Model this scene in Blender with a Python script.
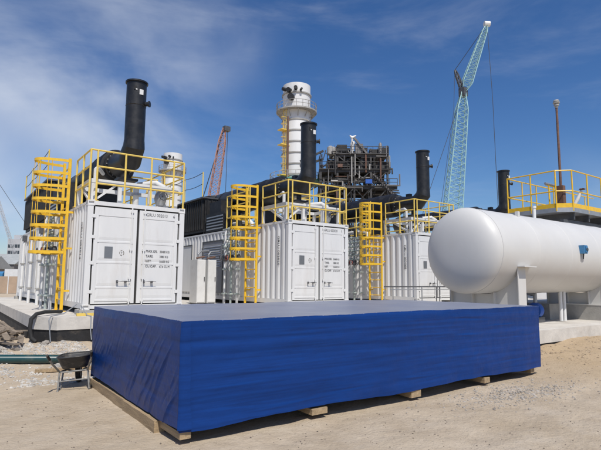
import bpy, bmesh, math, random
from mathutils import Vector, Matrix, noise
R = math.radians
random.seed(7)
for o in list(bpy.data.objects): bpy.data.objects.remove(o)
scene = bpy.context.scene
col = scene.collection

# ------------------------------------------------------------------ camera
cam_d = bpy.data.cameras.new('camera'); cam = bpy.data.objects.new('camera', cam_d); col.objects.link(cam)
cam_d.sensor_width = 36.0; cam_d.sensor_fit = 'HORIZONTAL'; cam_d.lens = 493.43 / 601 * 36
cam_d.clip_start = 0.1; cam_d.clip_end = 5000
cam.matrix_world = (Matrix.Translation((0, 0, 1.6)) @ Matrix.Rotation(R(53.98 - 90), 4, 'Z')
                    @ Matrix.Rotation(R(90 + 6.58), 4, 'X') @ Matrix.Rotation(0.0071, 4, 'Z'))
scene.camera = cam
# ------------------------------------------------------------------ sky, sun, exposure
SUN_AZ, SUN_EL = 253.0, 55.0
world = bpy.data.worlds.new('World'); scene.world = world; world.use_nodes = True
wn, wl = world.node_tree.nodes, world.node_tree.links
bg = wn['Background']
sky = wn.new('ShaderNodeTexSky'); sky.sky_type = 'NISHITA'; sky.sun_disc = False
sky.sun_elevation = R(SUN_EL); sky.sun_rotation = R(90 - SUN_AZ); sky.altitude = 0
sky.air_density = 1.0; sky.dust_density = 0.7; sky.ozone_density = 5.5
tc = wn.new('ShaderNodeTexCoord')
def wnoise(scale, stretch, rot, detail, rough, lo, hi, loc=(0, 0, 0)):
    m = wn.new('ShaderNodeMapping'); m.inputs['Scale'].default_value = stretch
    m.inputs['Rotation'].default_value = rot; m.inputs['Location'].default_value = loc
    wl.new(tc.outputs['Generated'], m.inputs['Vector'])
    n = wn.new('ShaderNodeTexNoise'); n.inputs['Scale'].default_value = scale
    n.inputs['Detail'].default_value = detail; n.inputs['Roughness'].default_value = rough
    n.inputs['Distortion'].default_value = 0.4
    wl.new(m.outputs[0], n.inputs['Vector'])
    r = wn.new('ShaderNodeMapRange'); r.interpolation_type = 'SMOOTHSTEP'
    r.inputs['From Min'].default_value = lo; r.inputs['From Max'].default_value = hi
    wl.new(n.outputs[0], r.inputs['Value']); return r.outputs[0]
mask = wnoise(1.5, (1, 1, 1.2), (0, 0, 0), 2, .5, .45, .78, (.41, 17.69, 19.79))
wisp = wnoise(2.6, (1, 1, 1.9), (0.35, 0.15, 0.6), 6, .52, .30, .80, (4.03, 1.32, 6.8))
mul = wn.new('ShaderNodeMath'); mul.operation = 'MULTIPLY'
wl.new(mask, mul.inputs[0]); wl.new(wisp, mul.inputs[1])
thin = wnoise(2.2, (1, 1, 4.0), (0.2, -0.1, 0.2), 6, .6, .5, .85, (4.2, 1.0, 0.5))
m2 = wn.new('ShaderNodeMath'); m2.operation = 'MULTIPLY_ADD'; m2.inputs[1].default_value = .22
wl.new(thin, m2.inputs[0])
m3 = wn.new('ShaderNodeMath'); m3.operation = 'MULTIPLY'; m3.inputs[1].default_value = 1.15
wl.new(mul.outputs[0], m3.inputs[0]); wl.new(m3.outputs[0], m2.inputs[2]); m2.use_clamp = True
mix = wn.new('ShaderNodeMix'); mix.data_type = 'RGBA'
hsv = wn.new('ShaderNodeHueSaturation'); hsv.inputs['Saturation'].default_value = 1.2; hsv.inputs['Hue'].default_value = .507; hsv.inputs['Value'].default_value = 1.0
wl.new(sky.outputs[0], hsv.inputs['Color'])
wl.new(m2.outputs[0], mix.inputs['Factor']); wl.new(hsv.outputs[0], mix.inputs['A'])
mix.inputs['B'].default_value = (6.6, 7.1, 8.0, 1)
wl.new(mix.outputs['Result'], bg.inputs['Color'])
bg.inputs['Strength'].default_value = 0.095
sun_d = bpy.data.lights.new('sun', 'SUN'); sun_d.energy = 3.8; sun_d.angle = R(.53); sun_d.color = (1, .955, .88)
sun = bpy.data.objects.new('sun', sun_d); col.objects.link(sun)
sdir = Vector((math.cos(R(SUN_AZ)) * math.cos(R(SUN_EL)), math.sin(R(SUN_AZ)) * math.cos(R(SUN_EL)), math.sin(R(SUN_EL))))
sun.rotation_euler = (-sdir).to_track_quat('-Z', 'Y').to_euler(); sun.location = sdir * 50
vs = scene.view_settings; vs.view_transform = 'Standard'; vs.look = 'None'; vs.exposure = 0.15; vs.gamma = 1; vs.use_curve_mapping = False
scene.render.engine = 'CYCLES'

# ------------------------------------------------------------------ materials
def mat(name, c, rough=.5, metal=0, var=.06, vscale=3.0, dirt=None, dirt_amt=.0, dirt_scale=1.2, bump=0, bscale=60, spec=.5,
        stretch=(1, 1, 1), coat=0, rvar=.08, dirt_lo=.5, dirt_hi=.75):
    m = bpy.data.materials.new(name); m.use_nodes = True
    n, l = m.node_tree.nodes, m.node_tree.links; b = n['Principled BSDF']
    t = n.new('ShaderNodeTexCoord'); mp = n.new('ShaderNodeMapping'); mp.inputs['Scale'].default_value = stretch
    l.new(t.outputs['Object'], mp.inputs['Vector'])
    nz = n.new('ShaderNodeTexNoise'); nz.inputs['Scale'].default_value = vscale; nz.inputs['Detail'].default_value = 6
    nz.inputs['Roughness'].default_value = .65
    l.new(mp.outputs[0], nz.inputs['Vector'])
    mr = n.new('ShaderNodeMapRange'); mr.inputs['From Min'].default_value = .25; mr.inputs['From Max'].default_value = .75
    mr.inputs['To Min'].default_value = 1 - var * 2; mr.inputs['To Max'].default_value = 1 + var
    l.new(nz.outputs[0], mr.inputs['Value'])
    mx = n.new('ShaderNodeMix'); mx.data_type = 'RGBA'; mx.blend_type = 'MULTIPLY'; mx.inputs['Factor'].default_value = 1
    mx.inputs['A'].default_value = (*c, 1); l.new(mr.outputs[0], mx.inputs['B'])
    out = mx.outputs['Result']
    if dirt:
        n2 = n.new('ShaderNodeTexNoise'); n2.inputs['Scale'].default_value = dirt_scale; n2.inputs['Detail'].default_value = 8
        n2.inputs['Roughness'].default_value = .7
        l.new(mp.outputs[0], n2.inputs['Vector'])
        r2 = n.new('ShaderNodeMapRange'); r2.inputs['From Min'].default_value = dirt_lo; r2.inputs['From Max'].default_value = dirt_hi
        r2.inputs['To Max'].default_value = dirt_amt; l.new(n2.outputs[0], r2.inputs['Value'])
        mx2 = n.new('ShaderNodeMix'); mx2.data_type = 'RGBA'; l.new(r2.outputs[0], mx2.inputs['Factor'])
        l.new(out, mx2.inputs['A']); mx2.inputs['B'].default_value = (*dirt, 1); out = mx2.outputs['Result']
    l.new(out, b.inputs['Base Color'])
    rr = n.new('ShaderNodeMapRange'); rr.inputs['To Min'].default_value = max(.05, rough - rvar); rr.inputs['To Max'].default_value = min(1, rough + rvar)
    l.new(nz.outputs[0], rr.inputs['Value']); l.new(rr.outputs[0], b.inputs['Roughness'])
    b.inputs['Metallic'].default_value = metal; b.inputs['Specular IOR Level'].default_value = spec
    b.inputs['Coat Weight'].default_value = coat
    if bump:
        n3 = n.new('ShaderNodeTexNoise'); n3.inputs['Scale'].default_value = bscale; n3.inputs['Detail'].default_value = 4
        l.new(mp.outputs[0], n3.inputs['Vector'])
        bp = n.new('ShaderNodeBump'); bp.inputs['Strength'].default_value = bump; bp.inputs['Distance'].default_value = .02
        l.new(n3.outputs[0], bp.inputs['Height']); l.new(bp.outputs[0], b.inputs['Normal'])
    return m
M = {}
M['white'] = mat('white_paint', (.70, .695, .68), .48, var=.035, dirt=(.40, .32, .24), dirt_amt=.34, dirt_scale=2.4, stretch=(1, 1, .22), dirt_lo=.54, dirt_hi=.8)
M['white2'] = mat('white_frame_paint', (.68, .68, .67), .45, var=.04, dirt=(.4, .33, .26), dirt_amt=.25, dirt_scale=4)
M['tank'] = mat('tank_paint', (.60, .59, .565), .42, var=.025, vscale=1.2, dirt=(.5, .44, .36), dirt_amt=.16, dirt_scale=.9, bump=.03, bscale=3, stretch=(1, 1, .6))
M['yellow'] = mat('yellow_paint', (.80, .49, .03), .42, var=.08, vscale=6, dirt=(.42, .26, .06), dirt_amt=.35, dirt_scale=5)
M['yellow2'] = mat('pale_yellow_paint', (.78, .56, .12), .5, var=.08, vscale=6, dirt=(.42, .28, .1), dirt_amt=.35, dirt_scale=5)
M['black'] = mat('black_heat_paint', (.014, .014, .015), .42, var=.25, vscale=5, dirt=(.06, .055, .05), dirt_amt=.4, dirt_scale=2.5, bump=.05, bscale=30)
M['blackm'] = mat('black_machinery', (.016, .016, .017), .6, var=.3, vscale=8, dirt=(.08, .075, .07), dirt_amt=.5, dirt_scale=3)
M['gasket'] = mat('rubber_gasket', (.02, .02, .02), .8)
M['ink'] = mat('black_lettering', (.035, .035, .04), .7)
M['ink2'] = mat('worn_brown_lettering', (.16, .13, .09), .7, var=.3, vscale=20)
M['plate'] = mat('grey_data_plate', (.22, .23, .24), .4, metal=.4)
M['steel'] = mat('galvanised_steel', (.42, .43, .44), .45, metal=.6, var=.12)
M['dsteel'] = mat('dark_steel', (.12, .12, .125), .5, metal=.4, var=.2)
M['concrete'] = mat('slab_concrete', (.60, .565, .51), .9, var=.12, vscale=2.5, dirt=(.33, .28, .22), dirt_amt=.55, dirt_scale=1.6, bump=.25, bscale=18)
M['concrete2'] = mat('plinth_concrete', (.40, .385, .355), .9, var=.12, vscale=3, dirt=(.24, .21, .18), dirt_amt=.5, dirt_scale=2, bump=.25, bscale=25)
M['bitumen'] = mat('black_bitumen', (.018, .018, .019), .75, var=.3, vscale=4, dirt=(.16, .13, .1), dirt_amt=.5, dirt_scale=3.5, bump=.3, bscale=12)
M['timber'] = mat('pallet_timber', (.40, .29, .17), .85, var=.22, vscale=9, stretch=(3, .35, 3), dirt=(.22, .15, .09), dirt_amt=.5, dirt_scale=3, bump=.3, bscale=30)
M['oldtimber'] = mat('weathered_timber', (.26, .21, .16), .9, var=.25, vscale=9, stretch=(.4, 3, 3), dirt=(.1, .08, .06), dirt_amt=.5, dirt_scale=3, bump=.3, bscale=30)
M['tray'] = mat('wheelbarrow_tray', (.035, .036, .038), .55, var=.25, vscale=8, dirt=(.30, .26, .21), dirt_amt=.6, dirt_scale=5)
M['tube'] = mat('wheelbarrow_tube', (.26, .26, .25), .6, metal=.1, var=.2, vscale=12, dirt=(.3, .25, .2), dirt_amt=.6, dirt_scale=9)
M['rubber'] = mat('black_rubber', (.02, .02, .02), .8, var=.2, dirt=(.2, .17, .13), dirt_amt=.4, dirt_scale=10)
M['gpipe'] = mat('green_pipe', (.008, .055, .058), .3, var=.15, vscale=3, dirt=(.2, .18, .14), dirt_amt=.35, dirt_scale=4, coat=.3)
M['ggreen'] = mat('grey_green_pipe', (.40, .45, .42), .5, var=.15, vscale=8, dirt=(.1, .1, .09), dirt_amt=.4, dirt_scale=5)
M['teal'] = mat('teal_crane_paint', (.34, .55, .56), .5, var=.1)
M['orange'] = mat('orange_crane_paint', (.46, .24, .17), .6, var=.15)
M['cable'] = mat('steel_cable', (.03, .03, .035), .6)
M['chim'] = mat('chimney_cladding', (.70, .70, .69), .5, var=.05, vscale=.6, dirt=(.4, .36, .32), dirt_amt=.3, dirt_scale=.4, stretch=(1, 1, .4))
M['chimgrey'] = mat('chimney_top_steel', (.38, .37, .35), .6, var=.2, vscale=1, dirt=(.12, .1, .09), dirt_amt=.7, dirt_scale=.7)
M['gdeck'] = mat('green_deck_paint', (.10, .30, .24), .6, var=.15, vscale=1)
M['rust'] = mat('rusty_brown_steel', (.16, .085, .06), .7, var=.25, vscale=6, dirt=(.3, .2, .13), dirt_amt=.4)
M['struct'] = mat('structure_dark_steel', (.05, .048, .048), .65, var=.35, vscale=.8, dirt=(.15, .145, .15), dirt_amt=.6, dirt_scale=.5)
M['structg'] = mat('structure_grey_pipe', (.20, .19, .185), .5, var=.25, vscale=.7, dirt=(.1, .08, .07), dirt_amt=.6, dirt_scale=.6)
M['bluep'] = mat('blue_equipment_paint', (.02, .10, .42), .5, var=.12, vscale=2)
M['lblue'] = mat('light_blue_paint', (.06, .22, .42), .5, var=.12, vscale=8)
M['redp'] = mat('faded_red_paint', (.42, .11, .08), .6, var=.2, vscale=3)
M['roofg'] = mat('grey_sheet_roof', (.36, .37, .36), .6, var=.12, vscale=.8)
M['tower'] = mat('tower_concrete', (.44, .45, .47), .85, var=.1, vscale=.3)
M['glass'] = mat('dark_window_glass', (.05, .06, .075), .15)
M['hoard'] = mat('tan_hoarding', (.42, .31, .22), .8, var=.12, vscale=.7, dirt=(.26, .2, .15), dirt_amt=.4, dirt_scale=.5)
M['stone'] = mat('pale_gravel_stone', (.52, .49, .44), .9, var=.3, vscale=4, bump=.2, bscale=40)
M['gravel2'] = mat('dusty_gravel', (.40, .36, .31), .95, var=.35, vscale=5, bump=.2, bscale=40)
M['pebble'] = mat('dark_pebble', (.20, .165, .13), .95, var=.4, vscale=3)
M['clod'] = mat('sand_clod', (.40, .31, .215), .97, var=.25, vscale=6, bump=.3, bscale=40)
M['rubble'] = mat('broken_concrete', (.42, .38, .33), .95, var=.25, vscale=5, dirt=(.25, .2, .15), dirt_amt=.5, dirt_scale=4, bump=.4, bscale=25)
M['screed'] = mat('grey_door_paint', (.30, .30, .31), .6, var=.06)  # even grey paint of the side access doors

def tarp_mat():
    m = bpy.data.materials.new('blue_tarpaulin'); m.use_nodes = True
    n, l = m.node_tree.nodes, m.node_tree.links; b = n['Principled BSDF']
    t = n.new('ShaderNodeTexCoord')
    def ns(scale, st, detail, rough=.6):
        mp = n.new('ShaderNodeMapping'); mp.inputs['Scale'].default_value = st; l.new(t.outputs['Object'], mp.inputs['Vector'])
        z = n.new('ShaderNodeTexNoise'); z.inputs['Scale'].default_value = scale; z.inputs['Detail'].default_value = detail
        z.inputs['Roughness'].default_value = rough; l.new(mp.outputs[0], z.inputs['Vector']); return z.outputs[0]
    def rng(v, a, b_, c, d):
        r = n.new('ShaderNodeMapRange'); r.inputs['From Min'].default_value = a; r.inputs['From Max'].default_value = b_
        r.inputs['To Min'].default_value = c; r.inputs['To Max'].default_value = d; l.new(v, r.inputs['Value']); return r.outputs[0]
    band = rng(ns(2.4, (.18, .35, 7.0), 7, .66), .3, .7, .70, 1.22)
    mx = n.new('ShaderNodeMix'); mx.data_type = 'RGBA'; mx.blend_type = 'MULTIPLY'; mx.inputs['Factor'].default_value = 1
    mx.inputs['A'].default_value = (.005, .036, .175, 1); l.new(band, mx.inputs['B'])
    # pale scuffs and settled dust specks
    sc = rng(ns(9, (.5, .8, 3), 9, .75), .69, .80, 0, .4)
    mx2 = n.new('ShaderNodeMix'); mx2.data_type = 'RGBA'; l.new(sc, mx2.inputs['Factor']); l.new(mx.outputs['Result'], mx2.inputs['A'])
    mx2.inputs['B'].default_value = (.16, .20, .32, 1)
    # upward faces: settled dust, with sky sheen painted into the same grey
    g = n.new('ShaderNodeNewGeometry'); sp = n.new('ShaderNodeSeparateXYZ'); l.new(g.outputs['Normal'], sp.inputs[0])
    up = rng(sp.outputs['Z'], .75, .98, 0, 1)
    dust_sheen = rng(ns(1.1, (1, 1, 1), 6), .3, .7, .72, .95)
    mm = n.new('ShaderNodeMath'); mm.operation = 'MULTIPLY'; l.new(up, mm.inputs[0]); l.new(dust_sheen, mm.inputs[1])
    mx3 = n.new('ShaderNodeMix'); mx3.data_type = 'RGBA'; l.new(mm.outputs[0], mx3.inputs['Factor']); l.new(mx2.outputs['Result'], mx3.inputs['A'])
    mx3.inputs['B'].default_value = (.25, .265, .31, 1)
    l.new(mx3.outputs['Result'], b.inputs['Base Color'])
    b.inputs['Roughness'].default_value = .40; b.inputs['Specular IOR Level'].default_value = .18
    wv = n.new('ShaderNodeTexNoise'); wv.inputs['Scale'].default_value = 14; wv.inputs['Detail'].default_value = 7
    l.new(t.outputs['Object'], wv.inputs['Vector'])
    bp = n.new('ShaderNodeBump'); bp.inputs['Strength'].default_value = .35; bp.inputs['Distance'].default_value = .012
    l.new(wv.outputs[0], bp.inputs['Height']); l.new(bp.outputs[0], b.inputs['Normal'])
    return m
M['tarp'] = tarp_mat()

def sand_mat():
    m = bpy.data.materials.new('site_sand'); m.use_nodes = True
    n, l = m.node_tree.nodes, m.node_tree.links; b = n['Principled BSDF']
    t = n.new('ShaderNodeTexCoord')
    def ns(scale, detail, rough=.6, st=(1, 1, 1)):
        mp = n.new('ShaderNodeMapping'); mp.inputs['Scale'].default_value = st; l.new(t.outputs['Object'], mp.inputs['Vector'])
        z = n.new('ShaderNodeTexNoise'); z.inputs['Scale'].default_value = scale; z.inputs['Detail'].default_value = detail
        z.inputs['Roughness'].default_value = rough; l.new(mp.outputs[0], z.inputs['Vector']); return z.outputs[0]
    def rng(v, a, b_, c, d):
        r = n.new('ShaderNodeMapRange'); r.inputs['From Min'].default_value = a; r.inputs['From Max'].default_value = b_
        r.inputs['To Min'].default_value = c; r.inputs['To Max'].default_value = d; l.new(v, r.inputs['Value']); return r.outputs[0]
    def mixc(f, a, bc):
        x = n.new('ShaderNodeMix'); x.data_type = 'RGBA'; l.new(f, x.inputs['Factor'])
        if isinstance(a, tuple): x.inputs['A'].default_value = (*a, 1)
        else: l.new(a, x.inputs['A'])
        x.inputs['B'].default_value = (*bc, 1); return x.outputs['Result']
    c = mixc(rng(ns(.5, 6), .35, .65, 0, 1), (.505, .41, .295), (.575, .48, .365))
    c = mixc(rng(ns(1.7, 8, .7), .42, .72, 0, .75), c, (.39, .305, .21))
    c = mixc(rng(ns(.9, 6, .62, (1, 2.2, 1)), .52, .75, 0, .6), c, (.58, .50, .40))
    c = mixc(rng(ns(30, 5, .75), .55, .8, 0, .65), c, (.29, .225, .16))
    c = mixc(rng(ns(55, 3, .7, (1.3, 1, 1)), .62, .75, 0, .6), c, (.60, .54, .46))
    c = mixc(rng(ns(130, 4, .8), .54, .76, 0, .4), c, (.29, .23, .165))
    # browner dug soil heaped by the tank slab
    sx = n.new('ShaderNodeSeparateXYZ'); l.new(t.outputs['Object'], sx.inputs[0])
    wob = n.new('ShaderNodeMath'); wob.operation = 'MULTIPLY_ADD'; wob.inputs[1].default_value = 2.2; l.new(ns(.9, 5), wob.inputs[0]); l.new(sx.outputs['Y'], wob.inputs[2])
    mu = n.new('ShaderNodeMath'); mu.operation = 'MULTIPLY'
    l.new(rng(sx.outputs['X'], 7.6, 10.2, 0, .8), mu.inputs[0]); l.new(rng(wob.outputs[0], 3.4, 5.2, 0, 1), mu.inputs[1])
    far = n.new('ShaderNodeMath'); far.operation = 'MULTIPLY'; l.new(mu.outputs[0], far.inputs[0]); l.new(rng(sx.outputs['X'], 20, 30, 1, 0), far.inputs[1])
    c = mixc(far.outputs[0], c, (.44, .325, .20))
    l.new(c, b.inputs['Base Color']); b.inputs['Roughness'].default_value = .97; b.inputs['Specular IOR Level'].default_value = .15
    b1 = n.new('ShaderNodeBump'); b1.inputs['Strength'].default_value = .75; b1.inputs['Distance'].default_value = .03
    l.new(ns(22, 9, .72), b1.inputs['Height'])
    b2 = n.new('ShaderNodeBump'); b2.inputs['Strength'].default_value = .6; b2.inputs['Distance'].default_value = .06
    l.new(ns(5, 7, .65), b2.inputs['Height']); l.new(b1.outputs[0], b2.inputs['Normal'])
    l.new(b2.outputs[0], b.inputs['Normal']); return m
M['sand'] = sand_mat()

# ------------------------------------------------------------------ mesh helpers
class MB:
    def __init__(s): s.v = []; s.f = []
    def add(s, vs, fs):
        k = len(s.v); s.v += [tuple(p) for p in vs]; s.f += [tuple(i + k for i in q) for q in fs]; return s
    def box(s, x0, x1, y0, y1, z0, z1):
        return s.add([(x0, y0, z0), (x1, y0, z0), (x1, y1, z0), (x0, y1, z0), (x0, y0, z1), (x1, y0, z1), (x1, y1, z1), (x0, y1, z1)],
                     [(0, 3, 2, 1), (4, 5, 6, 7), (0, 1, 5, 4), (1, 2, 6, 5), (2, 3, 7, 6), (3, 0, 4, 7)])
    def beam(s, p, q, w, h, up=(0, 0, 1)):
        p, q = Vector(p), Vector(q); d = (q - p).normalized(); u = Vector(up)
        if abs(d.dot(u)) > .98: u = Vector((1, 0, 0))
        a = d.cross(u).normalized() * w / 2; b = a.cross(d).normalized() * h / 2
        vs = [c + i * a + j * b for c in (p, q) for i, j in ((-1, -1), (1, -1), (1, 1), (-1, 1))]
        return s.add(vs, [(0, 1, 2, 3), (7, 6, 5, 4), (0, 4, 5, 1), (1, 5, 6, 2), (2, 6, 7, 3), (3, 7, 4, 0)])
    def tube(s, p, q, r, n=8, r2=None, caps=True):
        return s.path([p, q], [r, r if r2 is None else r2], n, caps)
    def path(s, pts, r, n=8, caps=True, closed=False):
        pts = [Vector(p) for p in pts]; rs = r if isinstance(r, (list, tuple)) else [r] * len(pts)
        k = len(pts); vs = []; prev = None
        for i, p in enumerate(pts):
            if closed: d = (pts[(i + 1) % k] - pts[i - 1])
            elif i == 0: d = pts[1] - p
            elif i == k - 1: d = p - pts[i - 1]
            else: d = (pts[i + 1] - p).normalized() + (p - pts[i - 1]).normalized()
            d.normalize()
            sc = 1.0
            if not closed and 0 < i < k - 1:
                sc = 1 / max(.5, d.dot((p - pts[i - 1]).normalized()))
            if prev is None:
                a = d.cross(Vector((0, 0, 1)) if abs(d.z) < .9 else Vector((0, 1, 0))).normalized()
            else:
                a = (prev - d * prev.dot(d)).normalized()
            prev = a; b = d.cross(a)
            t_in = (p - pts[i - 1]).normalized() if 0 < i < k - 1 else d
            for j in range(n):
                an = 2 * math.pi * j / n; off = a * math.cos(an) * rs[i] + b * math.sin(an) * rs[i]
                if sc > 1.001:   # mitre: slide along the incoming axis to the cut plane
                    base = off - t_in * off.dot(t_in); base = base.normalized() * rs[i] if base.length > 1e-6 else off
                    den = t_in.dot(d); off = base - t_in * (base.dot(d) / den)
                vs.append(p + off)
        fs = []
        for i in range(k if closed else k - 1):
            i2 = (i + 1) % k
            for j in range(n):
                fs.append((i * n + j, i * n + (j + 1) % n, i2 * n + (j + 1) % n, i2 * n + j))
        if caps and not closed:
            fs.append(tuple(reversed(range(n)))); fs.append(tuple((k - 1) * n + j for j in range(n)))
        return s.add(vs, fs)
    def lathe(s, prof, o=(0, 0, 0), axis='z', n=32, capped=True):
        o = Vector(o); vs = []
        for r, h in prof:
            for j in range(n):
                c, si = math.cos(2 * math.pi * j / n) * r, math.sin(2 * math.pi * j / n) * r
                vs.append(o + (Vector((c, si, h)) if axis == 'z' else Vector((h, c, si)) if axis == 'x' else Vector((si, h, c))))
        k = len(prof); fs = [(i * n + j, i * n + (j + 1) % n, (i + 1) * n + (j + 1) % n, (i + 1) * n + j) for i in range(k - 1) for j in range(n)]
        if capped: fs.append(tuple(reversed(range(n)))); fs.append(tuple((k - 1) * n + j for j in range(n)))
        return s.add(vs, fs)
    def prism(s, poly, z0, z1):
        n = len(poly); vs = [(x, y, z0) for x, y in poly] + [(x, y, z1) for x, y in poly]
        fs = [tuple(reversed(range(n))), tuple(range(n, 2 * n))] + [(i, (i + 1) % n, n + (i + 1) % n, n + i) for i in range(n)]
        return s.add(vs, fs)
    def mesh(s, name, m, smooth=35, fix=True):
        me = bpy.data.meshes.new(name); me.from_pydata(s.v, [], s.f)
        if fix:
            bm = bmesh.new(); bm.from_mesh(me); bmesh.ops.recalc_face_normals(bm, faces=bm.faces); bm.to_mesh(me); bm.free()
        if smooth:
            me.shade_smooth(); me.set_sharp_from_angle(angle=R(smooth))
        if m: me.materials.append(M[m] if isinstance(m, str) else m)
        return me
    def build(s, name, m, parent=None, smooth=35, fix=True):
        o = bpy.data.objects.new(name, s.mesh(name, m, smooth, fix)); col.objects.link(o); o.parent = parent; return o
def link(name, me, parent=None, loc=(0, 0, 0), rot=(0, 0, 0)):
    o = bpy.data.objects.new(name, me); col.objects.link(o); o.parent = parent; o.location = loc; o.rotation_euler = rot; return o
def tag(o, label=None, cat=None, group=None, kind=None):
    if label: o['label'] = label
    if cat: o['category'] = cat
    if group: o['group'] = group
    if kind: o['kind'] = kind
    return o
def thing(name, label, cat, loc=(0, 0, 0), rz=0, group=None):
    o = bpy.data.objects.new(name, None); o.empty_display_size = .2; col.objects.link(o)
    o.location = loc; o.rotation_euler = (0, 0, rz); return tag(o, label, cat, group)
def copy_tree(o, parent=None, loc=None, label=None):
    c = o.copy(); col.objects.link(c); c.parent = parent
    if loc is not None: c.location = loc
    if label: c['label'] = label
    for ch in [k for k in o.children]: copy_tree(ch, c)
    return c
def text(name, body, size, m, parent, loc, rot, sx=1.0, align='LEFT', spacing=1.0):
    cu = bpy.data.curves.new(name, 'FONT'); cu.body = body; cu.size = size; cu.align_x = align; cu.extrude = .0008; cu.resolution_u = 2
    cu.space_character = spacing
    t = bpy.data.objects.new(name, cu); col.objects.link(t)
    bpy.context.view_layer.update()
    me = bpy.data.meshes.new_from_object(t.evaluated_get(bpy.context.evaluated_depsgraph_get()))
    bpy.data.objects.remove(t)
    me.materials.clear(); me.materials.append(M[m])
    o = link(name, me, parent, loc, rot); o.scale = (sx, 1, 1); return o
def sstep(a, b, x):
    t = min(1, max(0, (x - a) / (b - a))); return t * t * (3 - 2 * t)
def fbm(x, y, z=0, o=4): return noise.fractal(Vector((x, y, z)), 1.0, 2.0, o)

# ------------------------------------------------------------------ ground
def gh(x, y):
    h = .018 * fbm(x * .55, y * .55, 1, 3)
    if -6 < x < 40 and -6 < y < 30:
        h += .012 * fbm(x * 2.3, y * 2.3, 5, 3)
        h += .24 * sstep(9.4, 11.7, y) * (1 - sstep(3.0, 6.0, x))                     # spoil against the slab
        h += .07 * max(0, fbm(x * 1.4, y * 1.4, 9, 3)) * sstep(9.6, 11, y) * (1 - sstep(2.2, 4, x))
        m = sstep(8.9, 11.2, x) * sstep(3.4, 5.9, y)
        h += m * (.10 + .15 * sstep(10.4, 12.0, x) + .07 * fbm(x * .8, y * .8, 3, 3)) + .05 * sstep(8.0, 10, x) * sstep(2.0, 4.5, y)
        h += m * .035 * fbm(x * 2.6, y * 2.6, 17, 4)
        h += .010 * sstep(-.1, .4, fbm(x * .5, y * .5, 23, 2)) * fbm(x * 5.5, y * 5.5, 27, 2)
        # two shallow wheel tracks in front of the crate
        for k in (0, 1.5):
            dd = (y - (2.2 + k) - .18 * x - .15 * math.sin(x * .4))
            h -= .018 * math.exp(-(dd / .16) ** 2)
    return h
def coords(a, b, d, far):
    c = []; t = a
    while t < b: c.append(t); t += d
    lo = []; hi = []; st = d; t = a
    while t > -far: st *= 1.35; t -= st; lo.append(t)
    st = d; t = c[-1]
    while t < far: st *= 1.35; t += st; hi.append(t)
    return lo[::-1] + c + hi
gx, gy = coords(-3, 19, .09, 2500), coords(.4, 13.2, .09, 2500)
g = MB(); g.v = [(x, y, gh(x, y)) for y in gy for x in gx]
nx = len(gx); g.f = [(j * nx + i, j * nx + i + 1, (j + 1) * nx + i + 1, (j + 1) * nx + i) for j in range(len(gy) - 1) for i in range(nx - 1)]
tag(g.build('ground', 'sand', smooth=180, fix=False), kind='structure')

# concrete slabs
SZ = .80
def slab(name, poly, z_top, z_mid, z_bot):
    n = len(poly)
    cx = sum(p[0] for p in poly) / n; cy = sum(p[1] for p in poly) / n
    o = MB().prism(poly, z_mid, z_top).build(name, 'concrete'); tag(o, kind='structure')
    ins = [(x + math.copysign(.02, cx - x), y + math.copysign(.02, cy - y)) for x, y in poly]
    MB().prism(ins, z_bot, z_mid).build('bitumen_coating', 'bitumen', o); return o
slab('container_slab', [(2.12, 11.78), (44, 11.78), (44, 26.5), (1.78, 26.5), (1.72, 12.35)], SZ, .53, -.3)
SR = .55
slab('tank_slab', [(9.25, 5.95), (44, 5.95), (44, 11.70), (9.25, 11.70)], SR, .26, -.3)

# ------------------------------------------------------------------ shipping containers
W, L, H = 2.438, 12.19, 2.591
CX = [2.724 + 5.7854 * i for i in range(4)]; CY = 12.33; CZ = .9155; ROOF = CZ + H
def casting_mesh():
    bm = bmesh.new(); bmesh.ops.create_cube(bm, size=1)
    for v in bm.verts: v.co = Vector((v.co.x * .168, v.co.y * .184, v.co.z * .124))
    fs = list(bm.faces)
    r = bmesh.ops.inset_individual(bm, faces=fs, thickness=.036, depth=0)
    r = bmesh.ops.inset_individual(bm, faces=fs, thickness=.004, depth=-.03)
    me = bpy.data.meshes.new('corner_casting'); bm.to_mesh(me); bm.free(); me.materials.append(M['white']); return me
def corrug(y0, y1, z0, z1, x_out, x_in, pitch=.30):
    n = round((y1 - y0) / pitch); p = (y1 - y0) / n; pr = []
    for i in range(n):
        b = y0 + i * p
        pr += [(x_in, b), (x_in, b + p * .22), (x_out, b + p * .45), (x_out, b + p * .77)]
    pr.append((x_in, y1)); m = MB()
    m.v = [(x, y, z) for x, y in pr for z in (z0, z1)]
    m.f = [(2 * i, 2 * i + 1, 2 * i + 3, 2 * i + 2) for i in range(len(pr) - 1)]
    return m
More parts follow.
